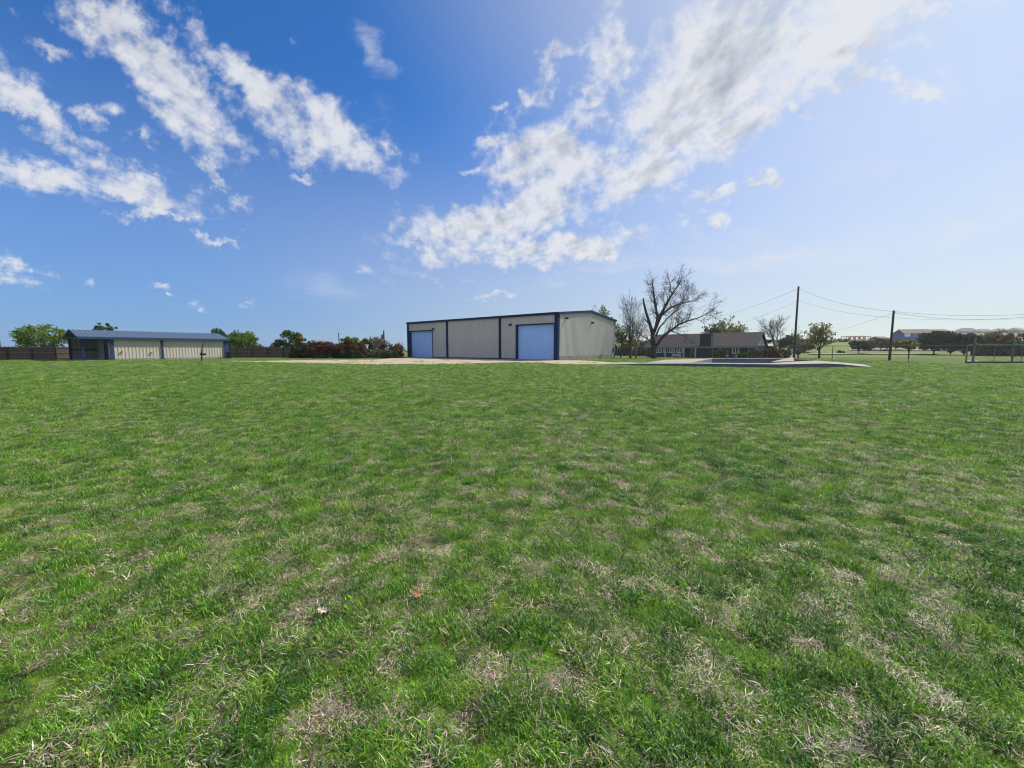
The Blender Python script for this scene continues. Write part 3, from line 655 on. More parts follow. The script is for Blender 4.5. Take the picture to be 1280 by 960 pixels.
def plant(kind, name, px, topy, hw, Y, leaf, label, cat="tree", n=1500, group=None, bark="bark", basepx=None, lean=0.0, size=None, trunk_frac=.3):
    X = (px - 640) / FPX * Y * 0.997; z0 = terrain(X, Y); top = P(px, topy, Y).z; H = top - z0; Rw = hw / FPX * Y
    t = thing(name, label, cat, (X, Y, z0), 0, group); size = size or max(.09, .0030 * Y)
    if kind == "bare" or kind == "budding":
        mb = MB(); ends = []; nst = max(1, int(trunk_frac * 10) % 3 or 1)
        r = max(.10, H * .02); th = H * .28; mb.path([(0,0,-.3),(.03,0,th*.5),(lean*.3,.05,th)], [r*1.3, r, r*.9], 8, cap=False)
        for i in range(6):
            a_ = i * 1.05 + random.uniform(-.3,.3); tilt = random.uniform(.25, .8) * Rw / (H * .5) * 1.1 if i else .1
            d = Vector((math.cos(a_) * tilt + lean, math.sin(a_) * tilt, 1)); grow(mb, Vector((lean*.3, .05, th * random.uniform(.75, 1))), d, H * random.uniform(.27, .36), r * .6, 4, ends, rmin=.00022 * Y, up=.07)
        # fit to the measured height and width
        vv = np.array(mb.v); sx = Rw / max(.1, np.percentile(np.abs(vv[:, 0]), 99)); sz = H / vv[:, 2].max()
        vv[:, 0] *= sx; vv[:, 1] *= sx; vv[vv[:, 2] > 0, 2] *= sz; mb.v = [tuple(x) for x in vv]
        mb.build("branches", M[bark], t, True, fixn=False)
        if leaf:
            fb = MB(); leaves(fb, [((e[0].x*sx, e[0].y*sx, e[0].z*sz), e[1]*.8) for e in ends], n, 1.0, size); fb.build("foliage", M[leaf], t, fixn=False)
    else:
        shrub = kind == "shrub"; ch = H * (1.0 if shrub else 1 - trunk_frac); cz = H - ch / 2
        mb = MB(); ends = []; r = max(.05, H * (.012 if shrub else .022))
        ncl = 30 if not shrub else 24
        for i in range(ncl):
            d = rv(); k = random.uniform(.45, .9)
            zz = random.uniform(-.85, .9); pr = math.sqrt(max(.1, 1 - max(0, zz) ** 2)) * (1 - .25 * max(0, -zz))
            aa = 2.4 * i + random.uniform(-.5, .5); c = Vector((math.cos(aa) * Rw * k * pr, math.sin(aa) * Rw * k * pr, cz + zz * ch * .42))
            c.x += Rw * .14 * noise.noise((px, i, 1)); rr = Rw * random.uniform(.15, .36); rr = min(rr, ch * .33)
            if shrub and i % 3 == 0: c.z = H * random.uniform(.08, .3)
            ends.append((c, rr))
            base = Vector((random.uniform(-.3,.3) * Rw, 0, 0)) if shrub else Vector((0, 0, H * trunk_frac * random.uniform(.6, 1.1)))
            mid = base.lerp(c, .55) + rv() * Rw * .08; mb.path([base, mid, c], [r * .55, r * .35, r * .12], 4, cap=False)
        if not shrub:
            mb.path([(0,0,-.3),(.05*H*lean,0,H*trunk_frac*.6),(.1*H*lean,0,H*trunk_frac*1.15)], [r*1.35, r, r*.75], 8, cap=False)
        # keep inside measured silhouette
        mb.build("trunk" if not shrub else "stems", M[bark], t, True, fixn=False)
        fb = MB(); leaves(fb, ends, int(n * (1.9 if shrub else 1.15)), 1.25 if shrub else 1.15, size)
        vv = np.array(fb.v); vv[:, 2] = np.maximum(vv[:, 2], .02 + .1 * rng.random(len(vv))) if shrub else vv[:, 2]
        zmax = np.percentile(vv[:, 2], 99.6); vv[:, 2] *= H / zmax; fb.v = [tuple(x) for x in vv]
        fb.build("foliage", M[leaf], t, fixn=False)
    return t

# the large bare tree before the house: limbs follow the photo's fork
def big_bare():
    Y = 64.0; b = P(817, 447.5, Y); z0 = terrain(b.x, Y)
    t = thing("bare_tree", "tallest bare tree with broken limb standing left of blue house", "tree", (b.x, Y, z0)); O = Vector((b.x, Y, z0))
    def Q(px, py, dy=0): return P(px, py, Y + dy) - O
    mb = MB(); ends = []
    def limb(pts, r0, r1, tw=True, dep=3, ln=2.2, side=9):
        pts = [Q(*p) for p in pts]; n = len(pts); rad = [r0 + (r1 - r0) * (i / (n - 1)) ** .8 for i in range(n)]
        mb.path(pts, rad, 7, cap=True)
        if not tw: return
        for k in range(int(side * 1.35)):
            i = random.uniform(.3, .98) * (n - 1); a = int(i); p = pts[a].lerp(pts[a+1], i - a); d = (pts[a+1] - pts[a]).normalized()
            rr = rad[a] * .42; grow(mb, p, d + rv() * .9 + Vector((0, 0, .15)), ln * .85 * random.uniform(.7, 1.2), max(.03, rr), dep, ends, rmin=.013, spread=.85, up=.05)
        grow(mb, pts[-1], (pts[-1] - pts[-2]), ln * .38, r1, dep, ends, rmin=.014, spread=.6, up=.05)
    limb([(817,449),(817,440),(816.5,428),(816,417)], .52, .38, False)
    limb([(816,418),(812,404),(808,392),(805,380),(804,373)], .30, .13, False)                       # broken stub
    limb([(813,407),(809,402),(805.5,399)], .15, .09, False)
    limb([(816,419),(820,408,.4),(822,396,.6),(819,380,1),(817,366,1.2),(816,356,1)], .30, .10, True, 3, 1.9, 11)
    limb([(817,416),(823,402,-.6),(828,390,-1),(836,375,-1.5),(842,364,-1.5),(848,357,-1)], .30, .09, True, 3, 2.0, 13)
    limb([(827,393,-.9),(836,386,0),(846,381,.8),(857,378,1.4),(866,376,2)], .17, .06, True, 3, 1.7, 11)
    limb([(818,436),(826,424,-1),(836,415,-2),(848,406,-2.6),(860,401,-3),(874,397,-3.2),(884,392,-3)], .26, .06, True, 3, 1.8, 14)
    limb([(819,433),(828,420,1.4),(838,412,2.4),(846,411,3)], .18, .06, True, 2, 1.5, 7)
    limb([(817,432),(810,424,-1),(803,420,-2),(797,415,-3)], .14, .05, True, 2, 1.4, 7)
    limb([(818,424),(824,410,2),(834,398,3.6),(846,388,4.6),(858,366,5)], .18, .05, True, 3, 1.8, 10)
    limb([(838,413),(850,418,-3.4),(858,421,-4.2),(862,426,-4.5)], .09, .03, True, 2, 1.0, 5)
    mb.build("branches", M["bark"], t, True, fixn=False)
big_bare()
T = plant
# behind the fence, far left
T("tree","leafy_tree",55,406,27,62,"fresh_leaf","bushy bright green tree behind board fence at left edge",n=2600,trunk_frac=.22)
T("tree","leafy_tree",133,404.5,11,92,"green_leaf","green tree top showing over the cream shed roof",n=1100)
T("tree","leafy_tree",148,409,7,96,"green_leaf","smaller tree top peeking over the shed roof beside another",n=500)
T("tree","leafy_tree",277,411,13,84,"green_leaf","dark green tree rising behind the bin end of the shed",n=1400,trunk_frac=.2)
T("tree","leafy_tree",306,414.5,18,80,"fresh_leaf","round green tree behind fence just past the cream shed",n=2400,trunk_frac=.15)
T("tree","leafy_tree",290,421,15,78,"fresh_leaf","low green tree tucked between two taller ones by the shed",n=1500,trunk_frac=.15)
T("shrub","brown_bush",338,428,16,78,"brown_leaf","low brownish bush topping the fence left of red hedge",cat="bush",n=1100)
T("tree","leafy_tree",366,413,14,72,"green_leaf","loose green tree rising behind the end of board fence",n=1300,trunk_frac=.2)
T("shrub","green_bush",352,425,11,74,"dark_leaf","dark green bush over the right end of board fence",cat="bush",n=900)
T("shrub","gold_bush",378,421,9,70,"gold_leaf","yellow green bush above the dark left end of hedge",cat="bush",n=800)
hg = "shrubs of the mixed hedge behind the gravel"
T("shrub","hedge_shrub",376,428,15,63,"dark_leaf","dark green shrub where the hedge meets the board fence",cat="shrub",n=1700,group=hg)
T("shrub","hedge_shrub",397,427,15,63,"rust_leaf","brown red shrub beside the dark green hedge end",cat="shrub",n=1700,group=hg)
T("shrub","hedge_shrub",414,428,14,62.5,"red_leaf","dull red shrub in the middle of the hedge",cat="shrub",n=1700,group=hg)
T("shrub","hedge_shrub",430,426,12,62.5,"rust_leaf","dark rusty shrub under the green tree in hedge",cat="shrub",n=1500,group=hg)
T("tree","leafy_tree",437,421,13,66,"fresh_leaf","small green tree standing up out of the hedge",n=1300,trunk_frac=.2)
T("shrub","hedge_shrub",446,428.5,10,62,"red_leaf","brightest orange red shrub of the hedge",cat="shrub",n=1200,group=hg)
T("shrub","hedge_shrub",459,424,10,64,"olive_leaf","olive shrub at the right end of solid hedge",cat="shrub",n=1300,group=hg)
T("shrub","hedge_shrub",440,438,22,61.5,"dark_leaf","low dark undergrowth shrub along the wire fence",cat="shrub",n=1600,group=hg)
T("shrub","hedge_shrub",404,440,16,61.5,"dark_leaf","low dark shrub at the foot of red hedge",cat="shrub",n=1100,group=hg)
T("bare","bare_tree",472,419,10,67,None,"thin bare tree just right of the olive shrub",bark="bark_grey")
T("bare","bare_tree",480,420,9,66,"brown_leaf","thin bare tree next to the wooden pole beyond gravel",bark="bark_grey",n=250)
T("bare","bare_tree",466,422,8,69,"olive_leaf","sparse greyish tree rising from the olive shrub",bark="bark_grey",n=350)
T("bare","bare_tree",502,427,7,68,None,"small bare tree beside the warehouse's left corner",bark="bark_grey")
T("shrub","hedge_shrub",495,430,11,64,"red_leaf","thin red leaved shrub beside the left corner of warehouse",cat="shrub",n=420,group=hg)
T("shrub","hedge_shrub",478,436,14,63,"brown_leaf","thin brown scrub under bare trees by the warehouse",cat="shrub",n=420,group=hg)
T("shrub","hedge_shrub",490,440,15,62,"dark_leaf","low dark scrub at foot of thin red shrub",cat="shrub",n=600,group=hg)
# above and beside the warehouse
T("budding","budding_tree",752,379,13,84,"fresh_leaf","pale green tree rising behind the warehouse gable",n=420)
T("budding","budding_tree",722,385,26,92,"olive_leaf","sparse tree tops just above the warehouse roof",n=350)
T("budding","budding_tree",776,404,12,78,"fresh_leaf","thin young green tree between warehouse and bare trees",n=520)
T("bare","bare_tree",788,358,22,68,None,"slender bare tree nearest the warehouse's right end")
T("bare","bare_tree",795,388,16,74,None,"lower bare tree behind the slender one near warehouse",bark="bark_grey")
T("shrub","brown_bush",796,425,20,104,"brown_leaf","brownish thicket seen between warehouse and house",cat="bush",n=1300)
T("shrub","brown_bush",772,430,14,110,"dark_leaf","dark thicket right beside the warehouse's rear corner",cat="bush",n=900)
T("shrub","brown_bush",815,432,16,118,"olive_leaf","olive thicket behind the large bare tree trunk",cat="bush",n=900)
# around the house
T("budding","budding_tree",918,395,26,104,"yellow_leaf","yellow green tree spreading above the house roof",n=1500)
T("budding","budding_tree",889,402,14,104,"olive_leaf","olive tree top right behind the stone chimney",n=900)
T("shrub","garden_shrub",893,438,5,71,"green_leaf","small green shrub left of two before blue house wall",cat="shrub",n=300)
T("shrub","garden_shrub",904,435,6,72,"olive_leaf","pale green shrub left of the house's single window",cat="shrub",n=420)
T("shrub","garden_shrub",928,440,8,70,"green_leaf","low green shrub beneath the house's single window",cat="shrub",n=400)
T("shrub","garden_shrub",943,437,8,69,"brown_leaf","brownish shrub at right end of blue house",cat="shrub",n=500)
T("shrub","garden_shrub",962,434,12,74,"brown_leaf","wide dull brown bush beyond the house gable",cat="shrub",n=900)
T("shrub","garden_shrub",979,436,9,76,"brown_leaf","twiggy brown bush below the round bare tree",cat="shrub",n=600)
T("bare","bare_tree",969,391,20,92,None,"rounded bare tree between the house and the tall pole",bark="bark_grey")
T("tree","dark_tree",958,424,7,118,"dark_leaf","small dark tree close behind the house gable",n=500)
# right field
T("tree","dark_tree",987,419,15,132,"dark_leaf","dark tree behind the foot of the tall pole",n=1500,trunk_frac=.15)
T("tree","dark_tree",1004,423,14,128,"olive_leaf","dull olive tree right behind the tall pole",n=1300,trunk_frac=.2)
T("bare","bare_tree",998,432,8,74,"brown_leaf","twiggy sapling just right of the tall pole base",n=120,bark="bark_grey")
T("budding","budding_tree",1024,402.5,24,78,"yellow_leaf","rounded yellow green budding tree between the two poles",n=1100,bark="bark")
T("tree","dark_tree",1073,426,12,118,"dark_leaf","small dark rounded tree alone in the field",n=1300,trunk_frac=.32)
T("tree","dark_tree",1136,424,9,62,"yellow_leaf","little yellow green tree right of the shorter pole",n=500,trunk_frac=.45)
T("tree","dark_tree",1100,423,13,140,"brown_leaf","brown green tree just left of the shorter pole",n=1300,trunk_frac=.2)
T("tree","dark_tree",1119,424,12,142,"olive_leaf","olive tree between the shorter pole and blue building",n=1200,trunk_frac=.25)
T("tree","evergreen_tree",1167,414,17,112,"dark_leaf","broad dark evergreen below the brown roofed building",n=2600,trunk_frac=.2)
T("tree","evergreen_tree",1188,419,16,112,"dark_leaf","middle dark evergreen of the clump behind wire fence",n=2200,trunk_frac=.12)
T("tree","evergreen_tree",1205,417,14,108,"dark_leaf","dark evergreen just left of the gate's tall post",n=2000,trunk_frac=.12)
T("tree","evergreen_tree",1222,419,12,112,"olive_leaf","dull green tree behind the left tall gate post",n=1300,trunk_frac=.15)
T("bare","bare_tree",1240,412,16,112,"brown_leaf","grey twiggy tree behind the middle of the gate",n=900,bark="bark_grey")
T("tree","red_tree",1255,417,11,104,"red_leaf","reddish tree above the gate near right edge",n=1100,trunk_frac=.2)
T("tree","red_tree",1276,416,11,106,"red_leaf","reddish tree behind the tall post at right edge",n=1100,trunk_frac=.2)
T("shrub","dark_bush",1238,429,18,101,"dark_leaf","dark bush low behind the middle of the gate",cat="bush",n=1500)
T("shrub","dark_bush",1268,426,18,98,"dark_leaf","dark bush under the reddish trees at right edge",cat="bush",n=1500)
T("shrub","dark_bush",1051,438,4,125,"dark_leaf","tiny dark bush in field left of lone dark tree",cat="bush",n=150)
for i, (px, ty, hw) in enumerate([(1052,423,6),(1048,427,5)]):
    T("tree","far_tree",px,ty,hw,255,"green_leaf",["hazy far tree left of the unfinished timber frame","lower far tree beside the hazy one on skyline"][i],n=350,size=.5)

# far woods along the skyline
def far_wood():
    mb = MB(); cs_ = []
    for px in range(700, 1150, 3):
        Y = 330 + 30 * noise.noise((px * .05, 0, 0)); p = P(px, 430, Y); h = random.uniform(2.0, 4.0); z = terrain(p.x, Y)
        cs_.append(((p.x, Y, z + h * .5), h * .9))
    leaves(mb, cs_, 5000, 1.0, .8)
    tag(mb.build("distant_wood", M["dark_leaf"], fixn=False), "thin dark line of far woods along the skyline", "woods", kind="stuff")
far_wood()

# field tracks on the right
def track(py0, py1, px0, px1, Y0, Y1, label):
    n = 12; poly = []
    f = [(px0 + (px1 - px0) * i / n) for i in range(n + 1)]
    a = [((p - 640) / FPX * Y0, Y0) for p in f]; b = [((p - 640) / FPX * Y1, Y1) for p in reversed(f)]
    mb = MB(); k = n + 1
    for i in range(k): mb.v.append((a[i][0], a[i][1], terrain(*a[i]) + .25)); mb.v.append((b[k-1-i][0], b[k-1-i][1], terrain(*b[k-1-i]) + .25))
    mb.f = [(2*i, 2*i+2, 2*i+3, 2*i+1) for i in range(n)]
    tag(mb.build("dirt_track", M["dirt"]), label, "track", kind="structure")
track(0,0,1010,1170,112,118,"narrow brown dirt track across the far field")
track(0,0,1060,1215,136,150,"wide bare earth patch on the rising far field")

# ------------------------------------------------------------------ far buildings on the right rise
def far_house(name, px, topy, eavey, hw, Y, rz, wall, roof, label, hip=True, depth=9.0):
    X = (px - 640) / FPX * Y; z0 = terrain(X, Y) - .2; H = P(px, topy, Y).z - z0; E = P(px, eavey, Y).z - z0; w = hw / FPX * Y
    t = thing(name, label, "house", (X, Y, z0), rz); d = depth / 2
    MB().box(-w, w, -d, d, -1, E).build("walls", M[wall], t)
    r = w * (.45 if hip else 1.0); o = .5
    mb = MB().add([(-w-o,-d-o,E+.01),(w+o,-d-o,E+.01),(w+o,d+o,E+.01),(-w-o,d+o,E+.01),(-r,0,H),(r,0,H)], [(0,1,5,4),(1,2,5),(2,3,4,5),(3,0,4),(3,2,1,0)]); mb.build("roof", M[roof], t)
    for x in np.linspace(-w * .7, w * .7, 4):
        fr = MB().box(x - .7, x + .7, -d - .06, -d - .003, E - 2.2, E - .7).build("window", M["white"], t)
        MB().box(x - .58, x + .58, -d - .09, -d - .062, E - 2.08, E - .82).build("pane", M["glass"], fr)
    return t
t = far_house("unfinished_house",1137,411.5,417,15,238,R(-12),"sheath_blue","brown_roof","far brown roofed house still in blue sheathing",False)
MB().box(-7.2,-4.3,-4.75,-4.51,3.6,5.6).build("white_wrap", M["white"], t)
far_house("far_house",1163,411.5,414.5,11,262,R(-10),"brown_roof","brown_roof","far house with flat brown roof beside blue sheathed one",False)
# open timber frame
def timber():
    Y = 285; px0, px1 = 1063, 1087.5; a = P(px0, 428, Y); b = P(px1, 428, Y); z0 = terrain(a.x, Y) - .3; H = P(1075, 420, Y).z - z0
    t = thing("timber_frame", "unfinished open pinkish timber house frame on the skyline", "building frame", (a.x, Y, z0)); W = b.x - a.x
    for yy in (0, 4, 8):
        for i in range(9):
            x = W * i / 8; MB().box(x - .14, x + .14, yy - .14, yy + .14, 0, H + random.uniform(-.4, .5)).build("stud", M["timber"], t)
        for z in (.3, H * .5, H * .95): MB().box(-.2, W + .2, yy - .145, yy + .145, z - .22, z + .22).build("plate", M["timber"], t)
    for i in range(8):
        MB().box(W*i/8 + .15, W*(i+1)/8 - .15, 3.9, 4.1, H*.5+.23, H*.94-.23).build("panel", M["timber"], t) if i % 2 else None
timber()
far_house("far_house",1096,420.5,423,6,300,0,"red_brick","brown_roof","small dark red far house right of the timber frame",False)
for i, (px, ty, ey, hw, Y, lab) in enumerate([
    (1203,410,414.5,10,420,"far hip roofed house with highest peak above evergreens"),
    (1186,414,416.5,7,430,"small far house just left of highest hip roof"),
    (1224,411,414.5,9,425,"second far hip roofed house along the ridge"),
    (1246,410.5,413.5,10,430,"far house above the grey twiggy tree"),
    (1265,409.5,413,9,425,"far house over the first reddish tree"),
    (1285,408.5,412.5,10,430,"far house on the ridge at the right edge")]):
    far_house("far_house", px, ty, ey, hw, Y, R(-20 + 8*i), "pale_wall", "purple_roof", lab, True, 12)
# roof behind the hedge on the left
far_house("far_house",401,425.5,430,10,110,R(20),"house_dark","purple_roof","dark roofed house half hidden behind the red hedge",True,8)

# ------------------------------------------------------------------ utility poles and wires
def pole(px, basey, topy, Y, r, label, arm=False, z0=None):
    X = (px - 640) / FPX * Y; z0 = terrain(X, Y) if z0 is None else z0; H = P(px, topy, Y).z - z0
    t = thing("utility_pole", label, "utility pole", (X, Y, z0))
    MB().tube((0,0,-.3), (0,0,H), r, r * .72, 9, True).build("shaft", M["pole_wood"], t)
    mb = MB().tube((0,0,H - .55), (-.16,-.08,H - .55), .05, .05, 6, True); mb.tube((0,0,H - .3),(.16,-.08,H - .3),.05,.05,6,True); mb.build("insulator", M["black"], t)
    if arm:
        MB().tube((-.32,-.05,H - 1.6), (-.32,-.05,H - .8), .2, .2, 8, True).build("transformer", M["steel"], t)
    return Vector((X, Y, z0 + H))
p1 = pole(991.5, 446, 358, 70, .2, "tallest dark wooden utility pole right of the house")
p2 = pole(1111, 450.5, 388, 50, .15, "shorter wooden utility pole standing alone in green field")
pole(481, 449, 413, 74, .16, "wooden utility pole with transformer beyond the gravel", True)
pole(425, 449, 416, 95, .13, "thin utility pole sticking up behind the hedge")
pole(3.5, 434, 425, 75, .1, "short pole behind the fence at the left edge", True)
def wire(a, b, sag, label, r=.016):
    mb = MB(); pts = [Vector(a).lerp(Vector(b), i / 24) - Vector((0, 0, sag * 4 * (i/24) * (1 - i/24))) for i in range(25)]
    mb.path(pts, [r] * 25, 4); tag(mb.build("overhead_wire", M["wire"], None, True, fixn=False), label, "wire", "overhead wires between the poles")
q1 = p1 + Vector((0,-.1,-.35)); q1b = p1 + Vector((0,-.2,-2.5)); q2 = p2 + Vector((0,-.1,-.15)); q2b = p2 + Vector((0,-.15,-.95)); q2c = p2 + Vector((0,-.1,-.3))
wire(q1, q2, .7, "upper wire sagging between the tall and short poles", .022)
wire(q1b, q2b, .5, "lower wire between the tall and short poles")
wire(q1, P(893, 397, 125), .6, "upper wire from the tall pole down behind the house", .022)
wire(q1b, P(905, 410, 125), .5, "lower wire from the tall pole down behind the house")
wire(q2, P(1400, 380, 46), .9, "uppermost wire from short pole to right edge", .018)
wire(q2c, P(1400, 378, 40), 1.25, "middle wire from short pole to right edge", .018)
wire(q2b, P(1400, 389, 46), .6, "lowest wire from short pole to right edge", .011)
wire(q2c, P(1040, 414, 140), .3, "wire running from short pole away to distant field", .018)
wire(P(-120, 421, 75), P(44, 420.5, 75), .1, "thin wire over the fence at the left edge", .012)

# ------------------------------------------------------------------ chain link fences
def chain_fence(path, posts_sp, h, label, rail_r=.024, mesh=.11, pr=.036, pm="steel"):
    t = thing("chain_link_fence", label, "fence", path[0]); off = -Vector(path[0]); wires = MB(); rail = MB()
    for a, b in zip(path, path[1:]):
        a, b = Vector(a), Vector(b); za, zb = Vector((0, 0, terrain(a.x, a.y))), Vector((0, 0, terrain(b.x, b.y)))
        d = b - a; ln = d.length; n = max(1, round(ln / posts_sp))
        for i in range(n + 1):
            p = a.lerp(b, i / n) + off + za.lerp(zb, i / n); MB().tube(p + Vector((0,0,-.2)), p + Vector((0,0,h)), pr, pr, 6, True).build("post", M[pm], t)
        rail.tube(a + off + za + Vector((0,0,h - .04)), b + off + zb + Vector((0,0,h - .04)), rail_r, rail_r, 5)
        k = int(ln / mesh); hs = h - .08
        for i in range(k):
            for s_ in (1, -1):
                u0 = i / k; u1 = u0 + s_ * hs / ln
                zz0, zz1 = 0.04, hs
                if u1 > 1: zz1 = .04 + (hs - .04) * (1 - u0) / (u1 - u0); u1 = 1
                if u1 < 0: zz1 = .04 + (hs - .04) * (u0) / (u0 - u1); u1 = 0
                wires.tube(a.lerp(b, u0) + off + za.lerp(zb, u0) + Vector((0,0,zz0)), a.lerp(b, u1) + off + za.lerp(zb, u1) + Vector((0,0,zz1)), .0024, .0024, 3)
    rail.build("top_rail", M["steel"], t); wires.build("wire_mesh", M["wire"], t, fixn=False)
chain_fence([(17.6, 64.5, 0), (25.0, 57.0, 0), (37.6, 45.2, 0), (42.6, 41.3, 0), (48.6, 41.2, 0)], 4.6, 1.88, "galvanised chain link fence crossing from warehouse to the rolling gate")
chain_fence([(-26.8, 60.4, 0), (-17.0, 60.6, 0)], 0.85, 1.35, "low chain link fence with close posts before the hedge", .015, .14, .022, "pole_wood")
def gate():
    o = Vector((48.7, 41.2, 0)); t = thing("rolling_gate", "wide chain link rolling gate with tall end posts at right edge", "gate", o)
    W = 8.6; h = 1.9
    mb = MB()
    for z in (.16, h): mb.tube((0,0,z), (W,-.3,z), .035, .035, 6)
    for x in (0, 2.8, 5.6, W): mb.tube((x,-.3*x/W,.16), (x,-.3*x/W,h), .032, .032, 6)
    for x in (0, 2.8, 5.6): mb.tube((x+.0,-.3*x/W,h), (x+2.8,-.3*(x+2.8)/W,.16), .018, .018, 5)
    mb.build("gate_frame", M["steel"], t)
    MB().box(-.5, W + .5, -.42, -.34, .0, .12).build("ground_rail", M["black"], t)
    for x in (.95, 5.15): 
        p = MB().tube((x,.22,-.3), (x,.22,2.75), .085, .085, 8, True).build("gate_post", M["steel"], t)
        MB().box(x - .12, x + .12, .0, .2, 1.85, 2.15).build("roller_bracket", M["steel"], p)
    w = MB(); k = int(W / .11)
    for i in range(k):
        for s_ in (1, -1):
            x0 = W * i / k; x1 = x0 + s_ * (h - .16); z1 = h
            if x1 > W: z1 = .16 + (W - x0); x1 = W
            if x1 < 0: z1 = .16 + x0; x1 = 0
            w.tube((x0, -.3*x0/W, .16), (x1, -.3*x1/W, z1), .0023, .0023, 3)
    w.build("wire_mesh", M["wire"], t, fixn=False)
gate()
for i, (px, w, lab) in enumerate([(1211, .30, "longer white sack lying at foot of the gate"), (1220.5, .17, "smaller white sack lying nearer the tall gate post")]):
    b = G(px, 453.0); me = bpy.data.meshes.new("white_sack"); bm = bmesh.new(); bmesh.ops.create_icosphere(bm, subdivisions=3, radius=1)
    for v in bm.verts:
        n_ = 1 + .18 * noise.noise(v.co * 2 + Vector((i * 5, 0, 0))); v.co = Vector((v.co.x * w * n_, v.co.y * .16 * n_, max(-.08, v.co.z * .10 * n_) + .08))
    bm.to_mesh(me); bm.free(); me.materials.append(M["white"]); me.polygons.foreach_set("use_smooth", [True] * len(me.polygons))
    o = bpy.data.objects.new("white_sack", me); COL.objects.link(o); o.location = (b.x, b.y, 0); tag(o, lab, "sack")
# pale rocks under the hedge
for i, (px, s_, lab) in enumerate([(394, .28, "pale rock under the brown red hedge shrub"), (412, .34, "pale rock under the dull red hedge shrub")]):
    b = P(px, 446, 60.6); me = bpy.data.meshes.new("pale_rock"); bm = bmesh.new(); bmesh.ops.create_icosphere(bm, subdivisions=2, radius=s_)
    for v in bm.verts: v.co *= 1 + .35 * noise.noise(v.co * 4 + Vector((i, 0, 0)))
    bm.to_mesh(me); bm.free(); me.materials.append(M["concrete"]); o = bpy.data.objects.new("pale_rock", me); COL.objects.link(o); o.location = (b.x, b.y, .15); tag(o, lab, "rock")

# ------------------------------------------------------------------ grass
def grass_mat():
    m, nt, out = mat("grass_blades")
    at = N(nt, "ShaderNodeAttribute", attribute_name="tint"); oi = N(nt, "ShaderNodeObjectInfo")
    hs = N(nt, "ShaderNodeHueSaturation", ins={"Saturation": 1.0})
    mr = N(nt, "ShaderNodeMapRange", ins={"To Min": 0.6, "To Max": 1.5}); L(nt, oi.outputs["Random"], mr.inputs["Value"]); L(nt, mr.outputs[0], hs.inputs["Value"])
    L(nt, at.outputs["Color"], hs.inputs["Color"])
    d = N(nt, "ShaderNodeBsdfDiffuse"); t = N(nt, "ShaderNodeBsdfTranslucent"); g = N(nt, "ShaderNodeBsdfGlossy", ins={"Roughness": .45})
    ms = N(nt, "ShaderNodeMixShader", ins={0: .40}); mg = N(nt, "ShaderNodeMixShader", ins={0: .035})
    for x in (d, t): L(nt, hs.outputs[0], x.inputs[0])
    L(nt, d.outputs[0], ms.inputs[1]); L(nt, t.outputs[0], ms.inputs[2]); L(nt, ms.outputs[0], mg.inputs[1]); L(nt, g.outputs[0], mg.inputs[2]); L(nt, mg.outputs[0], out.inputs[0])
    return m
GM = grass_mat()
DEEP = [(0.028,0.10,0.010),(0.045,0.15,0.012),(0.02,0.075,0.010),(0.06,0.18,0.014)]
GREEN = [(0.075,0.21,0.010),(0.13,0.29,0.012),(0.035,0.12,0.012),(0.20,0.37,0.016),(0.095,0.25,0.014)]
YEL = [(0.22,0.32,0.035),(0.30,0.36,0.07),(0.19,0.30,0.03)]
DRY = [(0.45,0.345,0.29),(0.58,0.46,0.39),(0.26,0.195,0.165),(0.36,0.275,0.23),(0.66,0.56,0.47),(0.12,0.088,0.075)]
def tuft(coll, nblades, rad, hmin, hmax, wid, lie, pals, seed):
    r = random.Random(seed); V_ = []; F_ = []; C_ = []
    for _ in range(nblades):
        a = r.uniform(0, 6.283); q = rad * math.sqrt(r.random()); bx, by = q * math.cos(a), q * math.sin(a)
        h = r.uniform(hmin, hmax); ya = r.uniform(0, 6.283); tilt = min(1.5, abs(r.gauss(lie, .3)))
        dx, dy = math.cos(ya), math.sin(ya); wx, wy = -dy, dx; w = wid * r.uniform(.6, 1.3)
        bend = r.uniform(.15, .8)
        pts = []; x = y = 0; z = 0; t_ = tilt
        base_z = r.uniform(-.004, .012)
        segs = 3; sx = 0; sz = base_z; pts.append((0, sz))
        for k in range(segs):
            tt = min(1.62, t_ + bend * k * .6); sx += h / segs * math.sin(tt); sz += h / segs * math.cos(tt); pts.append((sx, max(sz, .003)))
        o = len(V_); ws = (w, w * .9, w * .6)
        for k in range(segs):
            X, Z = pts[k]; V_.append((bx + dx*X - wx*ws[k]/2, by + dy*X - wy*ws[k]/2, Z)); V_.append((bx + dx*X + wx*ws[k]/2, by + dy*X + wy*ws[k]/2, Z))
        X, Z = pts[3]; V_.append((bx + dx*X, by + dy*X, Z))
        F_ += [(o,o+1,o+3,o+2),(o+2,o+3,o+5,o+4),(o+4,o+5,o+6)]
        pal = r.choices([p for p, _ in pals], [w_ for _, w_ in pals])[0]; c = r.choice(pal); k = r.uniform(.8, 1.2)
        C_ += [(c[0]*k, c[1]*k, c[2]*k, 1)] * 7
    me = bpy.data.meshes.new("grass_tuft"); me.from_pydata(V_, [], F_); me.materials.append(GM)
    at = me.color_attributes.new("tint", "FLOAT_COLOR", "POINT"); at.data.foreach_set("color", np.array(C_, dtype=np.float32).ravel())
    o = bpy.data.objects.new("grass_tuft.%03d" % len(coll.objects), me); coll.objects.link(o)
